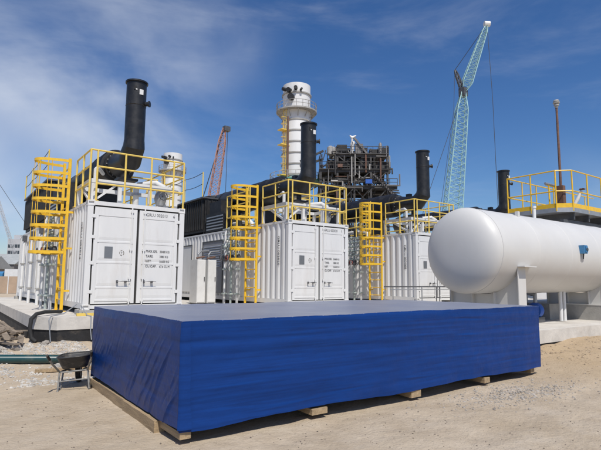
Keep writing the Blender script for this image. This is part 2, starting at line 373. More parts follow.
def make_container(idx, label):
    num = ('GRLU 002013', 'GRLU 002020', 'GRLU 002008', 'GRLU 002034')[idx]; chk = '6148'[idx]
    t = thing('shipping_container', label, 'container', (CX[idx], CY, CZ), 0, 'generator containers in a row on the slab')
    cm = casting_mesh()
    for x in (.083, W - .083):
        for y in (.09, L - .09):
            for z in (.061, H - .061): link('corner_casting', cm, t, (x, y, z))
    e = .008
    for x in (e, W - .13 - e):
        for y in (e, L - .13 - e): MB().box(x, x + .13, y, y + .13, .123, H - .123).build('corner_post', 'white', t)
    for x in (e + .002, W - .07 - e):
        MB().box(x, x + .07, .182, L - .182, H - .075, H - .012).build('top_rail', 'white', t)
        MB().box(x, x + .07, .182, L - .182, .02, .16).build('bottom_rail', 'white', t)
    MB().box(.168, W - .168, .012, .10, H - .105, H - .008).build('door_header', 'white', t)
    MB().box(.168, W - .168, .012, .10, .02, .105).build('door_sill', 'white', t)
    corrug(.14, L - .14, .161, H - .076, .012, .058).build('side_panel', 'white', t, smooth=20)
    corrug(.14, L - .14, .161, H - .076, W - .012, W - .058).build('side_panel', 'white', t, smooth=20)
    MB().box(.138, W - .138, L - .06, L - .03, .12, H - .12).build('end_panel', 'white', t)
    MB().box(.08, W - .08, .10, L - .14, H - .03, H - .016).build('roof_panel', 'white', t)
    MB().box(.08, W - .08, .10, L - .14, .10, .15).build('floor', 'dsteel', t)
    for y in range(12): MB().box(.03, W - .03, .5 + y, .6 + y, .0, .10).build('cross_member', 'dsteel', t) if y < 3 else None
    MB().box(.139, W - .139, .07, .085, .106, H - .106).build('gasket', 'gasket', t)
    rod = MB().tube((0, 0, .11), (0, 0, H - .11), .017, 8).mesh('lock_rod', 'white')
    br = MB().box(-.035, .035, -.012, .02, -.025, .025).mesh('rod_bracket', 'white')
    hg = MB().box(-.05, .045, -.012, .018, -.04, .04).mesh('hinge', 'white')
    hb = MB().path([(0, -.03, 0), (.05, -.05, .0), (.12, -.055, .012), (.30, -.05, .0)], .009, 6).box(-.02, .02, -.03, .01, -.03, .035).box(.17, .23, -.035, .01, -.018, .02).mesh('handle', 'dsteel')
    lines = [.09, .36, .575, .835, .965]
    for side in (0, 1):
        x0, x1 = (.178, W / 2 - .03) if side == 0 else (W / 2 + .03, W - .178)
        z0, z1 = .135, H - .142; hh = z1 - z0
        dr = MB().box(x0, x1, .036, .062, z0, z1).build('door', 'white', t)
        # raised frame strips and recessed panels between them
        fx0, fx1 = x0 + .09, x1 - .09
        for a, b in ((x0, fx0), (fx1, x1)): MB().box(a, b, .022, .0355, z0, z1).build('door_stile', 'white', dr)
        zs = [z1 - hh * q for q in lines]
        for i in range(len(zs)):
            top = z1 if i == 0 else zs[i] + .022
            MB().box(fx0 + .001, fx1 - .001, .0225, .0355, zs[i] - (0 if i == 0 else .022), top).build('door_rail', 'white', dr)
        for i in range(4):
            m = MB(); a, b, c, d = fx0 + .02, fx1 - .02, zs[i + 1] + .05, zs[i] - .012
            m.add([(a, .0345, c), (b, .0345, c), (b, .0345, d), (a, .0345, d), (a + .03, .0285, c + .06), (b - .03, .0285, c + .06), (b - .03, .0285, d - .008), (a + .03, .0285, d - .008)],
                  [(4, 5, 6, 7), (0, 1, 5, 4), (1, 2, 6, 5), (2, 3, 7, 6), (3, 0, 4, 7)])
            m.build('panel', 'white', dr, smooth=0)
        rx = x1 - .13 if side == 0 else x0 + .13
        link('lock_rod', rod, dr, (rx, .0, 0))
        for z in (.2, .75, 1.45, H - .2): link('rod_bracket', br, dr, (rx, .004, z))
        hd = link('handle', hb, dr, (rx + (-.30 if side == 0 else .03), -.004, .66))
        if side == 0: hd.scale = (1, 1, 1)
        hx = x0 - .02 if side == 0 else x1 + .02
        for z in (.42, 1.1, 1.72, 2.22): link('hinge', hg, dr, (hx, .014, z))
        r90 = (R(90), 0, 0)
        if side == 1:
            text('lettering', num, .115, 'ink', dr, (fx0 + .075, .0205, H - .275), r90, .84)
            text('lettering', chk, .115, 'ink', dr, (fx1 - .05, .0205, H - .275), r90)
            for i, (a, b) in enumerate((('MAX.GR.', '30480 KG'), ('TARE.', '3880 KG'), ('NET.', '26600 KG'), ('CU.CAP.', '67.6 CU.M'))):
                zz = 1.40 - i * .125
                text('lettering', a, .09, 'ink', dr, (fx0 + .10, .0205, zz), r90, .86)
                text('lettering', b, .08, 'ink', dr, (fx0 + .46, .0205, zz), r90, .78)
        else:
            MB().box(fx0 + .17, fx0 + .36, .017, .022, 1.23, 1.50).build('data_plate', 'plate', dr)
            m = MB()
            for k in range(14):
                if k % 3 == 2: continue
                a0, a1 = k * 2 * math.pi / 14, (k + .8) * 2 * math.pi / 14; cx, cz = fx0 + .58, 1.36
                m.add([(cx + q * math.cos(a), .0205, cz + q * 1.15 * math.sin(a)) for a in (a0, a1) for q in (.045, .058)], [(0, 1, 3, 2)])
            m.build('round_mark', 'ink2', dr, smooth=0)
            text('lettering', 'T', .06, 'ink', dr, (fx0 + .56, .0205, 1.335), r90)
    sd = text('side_lettering', num, .16, 'ink', t, (.0085, .62, 1.98), (R(90), R(90), R(-90)), 1.0)
    sd.location = (.0095, .60, 2.12); sd['kind'] = 'stuff'
    # grey ventilation panels cut into the long side
    for (y0, y1, z0, z1) in ((4.3, 6.0, .25, 2.2), (7.1, 9.6, .25, 2.15)):
        v = MB().box(-.012, .011, y0, y1, z0, z1).build('access_door', 'screed' if y0 < 5 and idx else 'white', t)
        MB().box(-.03, -.0125, y0 - .05, y0, z0, z1).box(-.03, -.0125, y1, y1 + .05, z0, z1).box(-.03, -.0125, y0 - .05, y1 + .05, z1, z1 + .05).build('door_frame', 'dsteel' if idx else 'white', v)
        sl = MB().add([(-.014, y0 + .12, 0), (-.014, y1 - .12, 0), (-.04, y1 - .12, -.05), (-.04, y0 + .12, -.05), (-.014, y1 - .12, -.055), (-.014, y0 + .12, -.055)],
                      [(0, 1, 2, 3), (3, 2, 4, 5)]).mesh('louvre', 'steel' if idx else 'white', 0)
        for k in range(10 if y0 < 5 else 0): link('louvre', sl, v, (0, 0, z1 - .15 - k * .085))
    return t
LC = ['white shipping container with double doors at the left end of the row, behind the wheelbarrow',
      'white shipping container with double doors in the middle of the row, behind the blue crate',
      'white shipping container with its doors half hidden by the round tank end',
      'white shipping container standing hidden behind the long white tank']
for i in range(4): make_container(i, LC[i])
# low concrete pads under each container
pm = MB().box(0, .5, 0, .5, 0, CZ - SZ - .002).mesh('pad', 'concrete2')
WHO = ['leftmost', 'middle', 'third']
for i in range(3):
    for x, y, w in ((-.06, -.04, 'near left'), (W - .44, -.04, 'near right'), (-.06, L - .46, 'far left')):
        tag(link('concrete_pad', pm, None, (CX[i] + x, CY + y, SZ + .001)), 'low concrete pad under the %s corner of the %s container' % (w, WHO[i]), 'pad', 'concrete pads under the containers')

# ------------------------------------------------------------------ exhaust silencers with stacks
def make_exhaust():
    t = thing('exhaust_stack', '', 'exhaust stack', (CX[0] + 1.2, CY, ROOF), 0, 'black exhaust stacks on the container roofs')
    zc = 1.36
    d = MB().lathe([(.30, 2.02), (.47, 2.05), (.50, 2.10), (.50, 7.2), (.47, 7.28), (.2, 7.3)], (0, 0, zc), 'y', 40).build('silencer_drum', 'black', t)
    for y in (3.0, 4.6, 6.2): MB().lathe([(.501, -.03), (.515, -.03), (.515, .03), (.501, .03)], (0, y, zc), 'y', 40, False).build('drum_band', 'black', d)
    fl = MB().lathe([(.27, 1.86), (.40, 1.86), (.40, 1.93), (.27, 1.93)], (0, 0, zc), 'y', 36, False).build('flange', 'black', t)
    MB().lathe([(.27, 1.94), (.40, 1.94), (.40, 2.01), (.27, 2.01)], (0, 0, zc), 'y', 36, False).build('flange', 'black', t)
    bt = MB().tube((0, 1.83, 0), (0, 1.862, 0), .02, 6).mesh('bolt', 'steel')
    for k in range(18):
        a = 2 * math.pi * k / 18; link('bolt', bt, fl, (.35 * math.cos(a), 0, zc + .35 * math.sin(a)))
    MB().path([(0, 1.9, zc), (0, 1.5, zc - .02), (0, .92, zc - .04), (0, .60, zc + .26), (0, .60, zc + .42)], [.36, .31, .30, .275, .262], 36).build('elbow', 'black', t, smooth=25)
    lean = .03
    top = 3.38
    s = MB().lathe([(.258, zc + .40), (.258, top)], (0, .60, 0), 'z', 36, False).lathe([(.245, top - .3), (.245, top)], (0, .6, 0), 'z', 36, False).build('stack_pipe', 'black', t)
    MB().lathe([(.245, top - .03), (.292, top - .03), (.292, top + .012), (.245, top + .012)], (0, .6, 0), 'z', 36, False).build('rim', 'black', s)
    # small white tab, test port and mid bracket on the side seen from the yard
    MB().box(.03, .13, -.012, .0, -.07, .07).box(-.07, -.03, -.008, 0, .04, .07).build('white_tab', 'white2', s).location = (-.03, .345, top - .32)
    MB().box(-.055, .03, -.01, .03, -.05, .05).build('port_cover', 'gasket', s).location = (-.08, .365, top - .22)
    MB().tube((.2, .42, 2.78), (.28, .34, 2.78), .06, 12).tube((.26, .355, 2.78), (.285, .335, 2.78), .085, 12).build('test_port', 'black', s)
    MB().box(-.26, .26, .95, 1.35, .78, .84).box(-.05, .05, 1.05, 1.2, .84, 1.05).build('foot_plate', 'black', t)
    for y in (3.2, 6.6):
        MB().box(-.42, .42, y - .06, y + .06, .02, .98).build('saddle', 'black', t)
    MB().lathe([(.258, 0), (.268, .012), (.258, .024)], (0, .6, zc + 1.35), 'z', 36, False).build('weld_ring', 'black', s)
    MB().box(-.08, .08, 1.25, 1.45, zc + .26, zc + .38).build('lifting_lug', 'black', t)
    return t
ex = make_exhaust()
LE = ['black exhaust silencer and tall upright stack on the leftmost container roof', 'black exhaust stack on the middle container roof, beside the white chimney',
      'black exhaust stack with bent elbow on the third container, left of the teal crane', 'short-looking black exhaust stack rising behind the white tank']
ex['label'] = LE[0]
for i in (1, 2, 3): copy_tree(ex, None, (CX[i] + 1.2, CY, ROOF), LE[i])

# ------------------------------------------------------------------ white pipe frames on roofs
def make_frame():
    t = thing('roof_pipe_rack', '', 'support frame', (CX[0], CY, ROOF), 0, 'white support frames on the container roofs')
    z = .54
    for y in (.36, 1.7): MB().box(.09, 2.36, y - .05, y + .05, z - .05, z + .05).build('beam', 'white2', t)
    for x in (.14, 2.3): MB().box(x - .049, x + .049, .411, 1.649, z - .049, z + .049).build('beam', 'white2', t)
    for x in (.14, .82, 1.6, 2.3):
        MB().box(x - .045, x + .045, .32, .40, .0, z - .051).build('leg', 'white2', t)
    for x in (.14, 2.3): MB().box(x - .045, x + .045, 1.66, 1.74, .0, z - .051).build('leg', 'white2', t)
    MB().beam((.14, .46, .04), (.14, 1.3, z - .06), .06, .06).build('brace', 'white2', t)
    MB().beam((.2, .36, .04), (.72, .36, z - .06), .05, .05).build('brace', 'white2', t)
    p = MB().path([(1.5, 1.2, .0), (1.5, 1.2, .62), (1.55, 1.15, .72), (1.9, .8, .76), (2.1, .75, .66), (2.12, .75, 0)], .075, 12).build('pipe', 'white2', t)
    MB().lathe([(.0, 0), (.13, 0), (.13, .05), (.0, .05)], (1.5, 1.2, .42), 'z', 16, False).build('pipe_flange', 'steel', p)
    v = MB().lathe([(.0, -.2), (.1, -.2), (.14, -.1), (.16, 0), (.14, .1), (.1, .2), (0, .2)], (1.95, .55, .3), 'z', 16, False).build('valve', 'steel', t)
    MB().lathe([(.10, 0), (.12, .02), (.10, .04)], (1.95, .30, .34), 'y', 16, False).tube((1.95, .32, .34), (1.95, .5, .34), .015).build('handwheel', 'dsteel', v)
    MB().path([(.3, .7, 0), (.3, .7, .9), (.4, .9, 1.0), (.7, 1.6, 1.0)], .05, 10).build('pipe', 'white2', t)
    return t
fr = make_frame()
LF = ['white steel frame on the leftmost container roof, under the black silencer', 'white steel frame on the middle container roof inside the railing', 'white steel frame on the roof of the container beside the tank']
fr['label'] = LF[0]
for i in (1, 2): copy_tree(fr, None, (CX[i], CY, ROOF), LF[i])

# ------------------------------------------------------------------ yellow roof railings
def make_rail():
    t = thing('roof_railing', '', 'railing', (CX[0], CY, ROOF), 0, 'yellow railings round the container roofs')
    hs = (1.25, .85, .43); r = .024
    def post(x, y, h=1.25): MB().tube((x, y, 0), (x, y, h), r, 8).box(x - .05, x + .05, y - .05, y + .05, 0, .012).build('post', 'yellow2', t)
    def rail(p, q, nm='rail'): MB().tube(p, q, r * .92, 8).build(nm, 'yellow2', t)
    y0 = .07
    for x in (.03, .19, .86, 1.52, 2.12, 2.40): post(x, y0)
    for h in hs:
        rail((.19, y0, h), (2.40, y0, h)); rail((2.40, y0, h), (2.40, 6.6, h))
        rail((.03, y0, h), (.03, 1.56, h))
    rail((.03, y0, 1.25), (.19, y0, 1.25))
    for y in (.8, 1.56): post(.03, y)
    for y in (1.5, 3.0, 4.5, 6.0): post(2.40, y)
    for y in (2.42, 2.55, 3.3, 4.1): post(.03, y, 1.45 if y < 2.6 else 1.25)
    for h in hs: rail((.03, 2.42, h), (.03, 4.1, h))
    rail((1.6, 2.0, 1.1), (2.38, 2.0, 1.1)); rail((1.6, 2.0, .6), (2.38, 2.0, .6)); post(1.6, 2.0, 1.1)
    return t
rl = make_rail()
LR = ['yellow railing round the roof of the leftmost container', 'yellow railing round the roof of the middle container', 'yellow railing round the roof of the container beside the tank']
rl['label'] = LR[0]
for i in (1, 2): copy_tree(rl, None, (CX[i], CY, ROOF), LR[i])

# ------------------------------------------------------------------ caged ladders
def make_ladder():
    t = thing('caged_ladder', '', 'ladder', (CX[0], CY + 1.98, SZ + .002), 0, 'yellow caged ladders on the container sides')
    hz = ROOF - SZ; x = -.14
    for y in (-.34, .34):
        MB().box(x - .035, x + .035, y - .018, y + .018, 0, hz + 1.30).build('stile', 'yellow', t)
        MB().box(x - .10, x + .1, y - .09, y + .09, 0, .012).build('foot', 'yellow', t)
        for z in (.5, 1.6, 2.55): MB().box(x + .036, .13, y - .015, y + .015, z, z + .05).build('bracket', 'yellow', t)
    rg = MB().tube((x, -.325, 0), (x, .325, 0), .017, 8).mesh('rung', 'yellow')
    k = 0; z = .3
    while z < hz + .02: link('rung', rg, t, (0, 0, z)); z += .30
    def hoop(rx, ry):
        pts = [(x - .036, -ry)] + [(x - .05 - rx * math.sin(a), -ry * math.cos(a)) for a in [math.pi * q / 14 for q in range(1, 14)]] + [(x - .036, ry)]
        m = MB(); n = len(pts)
        for (a, b) in pts:
            nv = Vector((a - x + .3, b)).normalized() * .007
            m.v += [(a - nv.x, b - nv.y, -.035), (a + nv.x, b + nv.y, -.035), (a + nv.x, b + nv.y, .035), (a - nv.x, b - nv.y, .035)]
        m.f = [(4 * i + j, 4 * i + (j + 1) % 4, 4 * i + 4 + (j + 1) % 4, 4 * i + 4 + j) for i in range(n - 1) for j in range(4)] + [(0, 1, 2, 3), (4 * n - 1, 4 * n - 2, 4 * n - 3, 4 * n - 4)]
        return m
    hm = hoop(.74, .37).mesh('cage_hoop', 'yellow')
    zs = [1.52 + i * .345 for i in range(8)]
    for z in zs: link('cage_hoop', hm, t, (0, 0, z))
    for a in (30, 60, 90, 120, 150):
        px, py = x - .05 - .722 * math.sin(R(a)), -.352 * math.cos(R(a))
        MB().box(px - .006, px + .006, py - .022, py + .022, zs[0], zs[-1]).build('cage_strap', 'yellow', t)
    return t
ld = make_ladder()
LL = ['yellow caged ladder on the side of the leftmost container', 'yellow caged ladder between the leftmost and middle containers, on the middle one', 'yellow caged ladder right of the middle container, on the third one']
ld['label'] = LL[0]
for i in (1, 2): copy_tree(ld, None, (CX[i], CY + 1.98, SZ + .002), LL[i])

# ------------------------------------------------------------------ black radiators on the rear of the roofs with chain rails
def make_radiator():
    t = thing('roof_radiator', '', 'radiator', (CX[0], CY, ROOF), 0, 'black radiators on the container roofs')
    y0, y1 = 6.3, 11.9; z0, z1 = .12, 1.5
    MB().box(.16, 2.28, y0, y1, z0, z1).build('casing', 'blackm', t)
    fin = MB().box(.06, .155, 0, .05, z0 + .1, z1 - .06).mesh('fin', 'blackm')
    for k in range(28): link('fin', fin, t, (0, y0 + .1 + k * .197, 0))
    ff = MB().box(0, .05, y0 - .08, y0 - .002, z0 + .1, z1 - .06).mesh('fin', 'blackm')
    for k in range(11): link('fin', ff, t, (.22 + k * .19, 0, 0))
    for x in (.2, 2.1):
        for y in (y0 + .1, 9, y1 - .2): MB().box(x, x + .1, y, y + .1, 0, z0 - .001).build('foot', 'blackm', t)
    MB().box(.02, 2.42, y0 - .05, y1 + .05, z1 + .002, z1 + .06).build('top_deck', 'dsteel', t)
    for y in (7.3, 9.1, 10.9):
        f = MB().lathe([(.62, z1 + .061), (.70, z1 + .061), (.64, z1 + .26), (.58, z1 + .26)], (1.22, y, 0), 'z', 28, False).build('fan_shroud', 'blackm', t)
        b = MB()
        for k in range(6):
            a = k * math.pi / 3
            b.beam((1.22, y, z1 + .16), (1.22 + .55 * math.cos(a), y + .55 * math.sin(a), z1 + .16), .14, .012, (math.sin(a) * .5, -math.cos(a) * .5, 1))
        b.build('fan_blades', 'dsteel', f)
    # forward coolant boxes and pipes at the roof edge
    MB().box(.12, .75, 4.5, 6.1, .05, .78).build('cooling_unit', 'blackm', t)
    MB().box(.18, .66, 4.9, 5.9, .79, 1.25).build('expansion_tank', 'blackm', t)
    MB().path([(.3, 4.5, .5), (.3, 3.9, .5), (.34, 3.7, .4), (.4, 3.7, 0)], .09, 12).build('coolant_pipe', 'blackm', t)
    MB().path([(.55, 4.5, .3), (.55, 3.3, .3), (.6, 3.2, .2), (.6, 3.2, 0)], .07, 12).build('coolant_pipe', 'white2', t)
    for k in range(5): MB().box(.10, .118, 4.6, 6.0, .12 + k * .12, .17 + k * .12).build('grille_bar', 'steel', t)
    zt = z1 + .06
    for y in (6.35, 8.2, 10.0, 11.85): MB().tube((.05, y, zt), (.05, y, zt + 1.05), .024, 8).build('post', 'yellow2', t)
    for h in (.55, 1.02):
        for a, b in ((6.35, 8.2), (8.2, 10.0), (10.0, 11.85)):
            MB().path([(.05, a + (b - a) * q / 6, zt + h - .05 * math.sin(math.pi * q / 6)) for q in range(7)], .012, 6).build('chain', 'cable', t)
    return t
rd = make_radiator()
LD = ['black radiator with chain rails on the rear roof of the leftmost container', 'black radiator and cooling units on the rear roof of the middle container', 'black radiator on the rear roof of the third container, behind its silencer']
rd['label'] = LD[0]
for i in (1, 2): copy_tree(rd, None, (CX[i], CY, ROOF), LD[i])

# ------------------------------------------------------------------ pipe manifolds on the container sides
def make_manifold():
    t = thing('pipe_manifold', '', 'pipework', (CX[0], CY, SZ + .002), 0, 'grey-green pipe manifolds beside the containers')
    for k, y in enumerate((2.75, 3.1, 3.45)):
        x = -.22 - .06 * k
        p = MB().path([(x, y, 0), (x, y, 2.5), (x + .05, y, 2.62), (.12, y, 2.66)], .04, 12).build('pipe', 'white2' if k != 1 else 'ggreen', t)
        for z in (.35, 1.2, 2.0):
            MB().lathe([(.05, 0), (.1, 0), (.1, .05), (.05, .05)], (x, y, z), 'z', 14, False).build('flange', 'ggreen', p)
        v = MB().lathe([(.0, -.12), (.07, -.12), (.1, -.04), (.1, .04), (.07, .12), (0, .12)], (x, y, 1.62), 'z', 14, False).build('valve', 'dsteel', t)
        MB().lathe([(.085, 0), (.10, .015), (.085, .03)], (0, y, 1.62), 'x', 14, False).build('handwheel', 'redp' if k == 1 else 'dsteel', v).location = (x - .2, 0, 0)
        MB().tube((x - .19, y, 1.62), (x - .05, y, 1.62), .014, 6).build('valve_stem', 'steel', v)
    for k in range(6):
        z = 1.75 + k * .18
        MB().path([(-.30, 2.6, z), (-.30, 3.7, z)], .035, 8).tube((-.30, 2.68, z), (-.30, 2.76, z), .06, 10).tube((-.30, 3.2, z), (-.30, 3.28, z), .06, 10).build('header_pipe', 'ggreen', t)
    MB().path([(-.12, 3.9, 0), (-.12, 3.9, 2.2), (.0, 3.9, 2.3), (.1, 3.9, 2.3)], .05, 12).build('pipe', 'white2', t)
    return t
mf = make_manifold()
LM = ['grey-green valve pipework on the side of the leftmost container, behind its ladder', 'grey-green valve pipework between the leftmost and middle containers', 'stacked grey-green pipes between the middle container and the third ladder']
mf['label'] = LM[0]
for i in (1, 2): copy_tree(mf, None, (CX[i], CY, SZ + .002), LM[i])
# plain white service pipes along the far side of the leftmost container
for k, y in enumerate((17.9, 19.8, 21.9)):
    t = thing('service_pipe', ['white service pipe on the leftmost container, nearest its ladder', 'white service pipe on the leftmost container, middle of three', 'white service pipe on the leftmost container, farthest along its side'][k], 'pipe', (CX[0] - .14, y, SZ + .002), 0, 'white service pipes')
    p = MB().path([(0, 0, 0), (0, 0, 2.1), (.02, 0, 2.25), (.14, 0, 2.3)], .05, 14).build('pipe', 'white2', t)
    for z in (.5, 1.4): MB().lathe([(.045, 0), (.085, 0), (.085, .05), (.045, .05)], (0, 0, z), 'z', 16, False).build('flange', 'chimgrey', p)
    MB().box(-.06, .09, -.09, .09, 2.3, 2.52).build('cap_box', 'dsteel', t)
# two white cabinets between first and second containers
for k, (xa, xb) in enumerate(((7.22, 7.53), (7.62, 7.94))):
    t = thing('electrical_cabinet', ['narrow white cabinet between the containers, farther from the yellow ladder', 'narrow white cabinet between the containers, nearer the yellow ladder'][k], 'cabinet', ((xa + xb) / 2, 16.0, SZ + .002), 0, 'white cabinets between containers')
    w = (xb - xa) / 2
    MB().box(-w, w, 0, .6, .05, 1.55).build('casing', 'white2', t); MB().box(-w + .02, w - .02, .03, .57, 0, .049).build('plinth', 'dsteel', t)
    d = MB().box(-w + .015, w - .015, -.018, -.001, .08, 1.52).build('door', 'white2', t)
    MB().box(w - .06, w - .035, -.045, -.019, .8, .95).build('handle', 'dsteel', d)
    MB().path([(0, .3, 1.55), (0, .3, 1.75), (.1, .35, 1.85), (.5, .5, 1.9)], .03, 8).build('conduit', 'steel', t)
    MB().tube((-w, .1, 1.60), (w, .1, 1.66), .03, 8).build('top_pipe', 'rust', t)

# ------------------------------------------------------------------ guard rail in front of third container
t = thing('pipe_guard_rail', 'low grey pipe rail in front of the third container, left of the tank', 'guard rail', (12.1, 11.84, SZ + .001))
MB().tube((0, 0, .66), (3.6, 0, .66), .02, 8).build('rail', 'dsteel', t); MB().tube((.3, .0, .56), (3.6, 0, .56), .013, 8).build('rail', 'steel', t)
for x in (0.02, .42, 1.9, 2.7, 2.88, 3.55): MB().tube((x, 0, 0), (x, 0, .66), .018, 8).box(x - .06, x + .06, -.06, .06, 0, .01).build('post', 'dsteel' if x > 2 else 'steel', t)

# ------------------------------------------------------------------ white tank
TY, TZ, TR = 7.2, 2.37, 1.02
t = thing('storage_tank', 'large white horizontal steel tank with a rounded end on saddles', 'tank', (10.05, TY, SR + .001))
zc = TZ - SR
prof = []
for q in range(37):
    f = q / 36; r = 1 - (1 - f) ** 1.7; prof.append((max(.001, TR * r), -.30 * (1 - r ** 3.6) ** .5 - .08 * (1 - r * r)))
LEN = 9.5
hdm = MB().lathe(prof, (0, 0, zc), 'x', 96, False).build('head', 'tank', t, smooth=60)
sh = MB(); segs = 6
for k in range(segs):
    a, b = LEN * k / segs, LEN * (k + 1) / segs
    sh.lathe([(TR, a + .012), (TR, b - .012)], (0, 0, zc), 'x', 96, False)
    sh.lathe([(TR, a - .02 if k else a), (TR + .007, a), (TR, a + .02)], (0, 0, zc), 'x', 96, False)
sh.build('shell', 'tank', t, smooth=60)
MB().lathe([(max(.001, r), -h + LEN - .012) for r, h in reversed(prof)], (0, 0, zc), 'x', 96, False).build('head', 'tank', t, smooth=60)
def saddle(x0, z0, m='tank'):
    s = MB(); n = 24; w = .92
    arc = [(TR + .012) * math.cos(R(a)) for a in range(205, 336, 5)], [(TR + .012) * math.sin(R(a)) for a in range(205, 336, 5)]
    top = [(y, zc + z) for y, z in zip(*arc)]
    poly = [(-w, z0), (w, z0)] + list(reversed(top))
    vs = [(x0, y, z) for y, z in poly] + [(x0 + .02, y, z) for y, z in poly]; k = len(poly)
    s.add(vs, [tuple(range(k)), tuple(reversed(range(k, 2 * k)))] + [(i, (i + 1) % k, k + (i + 1) % k, k + i) for i in range(k)])
    o = s.build('saddle', m, t, smooth=0)
    for y in (-w + .012, -.3, .3, w - .012):
        zt = zc - math.sqrt(max(0, TR ** 2 - y * y)) - .012
        MB().box(x0 - .10, x0 + .22, y - .012, y + .012, z0, zt).build('rib', m, o) if abs(y) < .5 else None
    # front flange plate of the saddle, standing proud of the web
    for sgn in (-1, 1):
        ya = sgn * (w + .002); yb = sgn * (w + .022)
        MB().box(x0 - .10, x0 + .22, min(ya, yb), max(ya, yb), z0, zc - .40).build('end_plate', m, o)
    MB().box(x0 - .16, x0 + .28, -1.0, 1.0, z0 - .03, z0 - .001).build('base_plate', m, o)
    return o
saddle(.78, .05)
MB().box(.6, 1.15, -1.05, 1.05, 0, .018).build('bearing_plate', 'steel', t)
saddle(5.6, .46)
MB().box(.66, 1.18, -1.12, -.944, zc - .395, zc - .37).build('saddle_cap', 'tank', t)
MB().tube((3.25, 0, zc + TR - .03), (3.25, 0, zc + TR + .34), .045, 12).tube((3.25, 0, zc + TR + .30), (3.25, 0, zc + TR + .36), .06, 12).build('vent_nozzle', 'white2', t)
MB().box(1.55, 1.64, -.5, -.42, zc + TR * .88, zc + TR * .88 + .13).build('lifting_lug', 'tank', t)
ins = MB().box(3.55, 3.73, -TR - .12, -TR + .02, zc + .02, zc + .24).box(3.59, 3.69, -TR - .15, -TR - .119, zc + .05, zc + .21).build('instrument_box', 'lblue', t)
MB().tube((3.64, -TR - .14, zc + .13), (3.64, -TR - .165, zc + .13), .045, 14).build('dial', 'glass', ins)
MB().tube((3.66, -TR - .05, zc + .02), (3.66, -TR - .03, zc - .12), .014, 8).build('cable_tail', 'gasket', ins)
for x in (4.05, 4.25): MB().tube((x, -.2, .02), (x, -.2, zc - TR + .05), .05, 10).build('drain_pipe', 'white2', t)
# concrete plinth under the second saddle
o = MB().box(14.55, 19.5, 7.55, 8.9, SR + .001, 1.005).build('tank_plinth', 'concrete2'); tag(o, 'grey concrete plinth under the far saddle of the white tank', 'plinth')
o = MB().box(15.5, 16.1, 6.2, 7.545, SR + .001, 1.0).build('tank_plinth', 'concrete2'); tag(o, 'smaller concrete block under the front of the white tank', 'plinth')
o = thing('shade_box', 'added dark box standing for the shadow under the white tank', 'shade filler', (12.6, 8.35, SR + .001))  # dark box with panels, added to deepen the shadow below the tank
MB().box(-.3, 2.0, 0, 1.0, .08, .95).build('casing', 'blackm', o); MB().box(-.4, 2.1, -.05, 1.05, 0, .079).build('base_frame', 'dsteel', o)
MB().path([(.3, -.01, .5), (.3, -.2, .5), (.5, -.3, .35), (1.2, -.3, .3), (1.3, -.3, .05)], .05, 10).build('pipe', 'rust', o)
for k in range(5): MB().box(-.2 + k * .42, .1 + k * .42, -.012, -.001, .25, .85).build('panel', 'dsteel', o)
# blue pump under the tank
t = thing('pump', 'small blue pump behind the tank saddle', 'pump', (12.9, 7.3, SR + .001))
MB().lathe([(.02, -.3), (.13, -.28), (.15, -.2), (.15, .15), (.1, .25), (.02, .28)], (0, 0, .32), 'x', 20, False).build('motor', 'bluep', t)
MB().lathe([(.02, .3), (.2, .32), (.22, .42), (.2, .5), (.02, .52)], (0, 0, .32), 'x', 20, False).build('casing', 'bluep', t)
MB().box(-.35, .6, -.16, .16, 0, .14).build('base_frame', 'dsteel', t); MB().path([(.42, 0, .5), (.42, 0, .75), (.42, .3, .8)], .05, 10).build('pipe', 'steel', t)

# ------------------------------------------------------------------ yellow platform right
t = thing('access_platform', 'raised grey platform with yellow railing above the white tank', 'platform', (18.05, 8.5, SR + .001))
zf = 4.36 - SR
pl = [(0, 2.35), (0, .42), (.40, 0), (7.5, 0), (7.5, 2.35)]
MB().prism(pl, zf - .16, zf).build('deck', 'steel', t)
for k in range(6): MB().box(.6 + k * 1.15, .68 + k * 1.15, .1, 2.3, zf - .42, zf - .161).build('beam', 'dsteel', t)
for y in (.3, 2.1): MB().box(.1, 7.4, y - .06, y + .06, zf - .66, zf - .421).build('girder', 'dsteel', t)
for x in (.5, 3.5, 6.8):
    for y in (.3, 2.1): MB().box(x - .09, x + .09, y - .09, y + .09, 0, zf - .661).build('column', 'dsteel', t)
path = [(0.02, 2.33), (.02, .43), (.41, .02), (7.48, .02)]
for i in range(3):
    a, b = Vector((*path[i], 0)), Vector((*path[i + 1], 0)); d = (b - a); ln = d.length
    MB().beam(a + Vector((0, 0, zf + .085)), b + Vector((0, 0, zf + .085)), .012, .16).build('toe_board', 'yellow', t)
    n = max(1, round(ln / 1.2))
    for k in range(n + (1 if i == 2 else 0)):
        p = a + d * k / n; MB().tube((p.x, p.y, zf - .12), (p.x, p.y, zf + 1.38), .028, 8).build('post', 'yellow', t)
    for h in (.62, 1.38): MB().tube((a.x, a.y, zf + h), (b.x, b.y, zf + h), .025, 8).build('rail', 'yellow', t)
for h in (.62, 1.38): MB().tube((.02, 2.33, zf + h), (7.48, 2.33, zf + h), .025, 8).build('rail', 'yellow', t)
for k in range(1, 7): MB().tube((k * 1.1, 2.33, zf), (k * 1.1, 2.33, zf + 1.38), .025, 8).build('post', 'yellow', t)
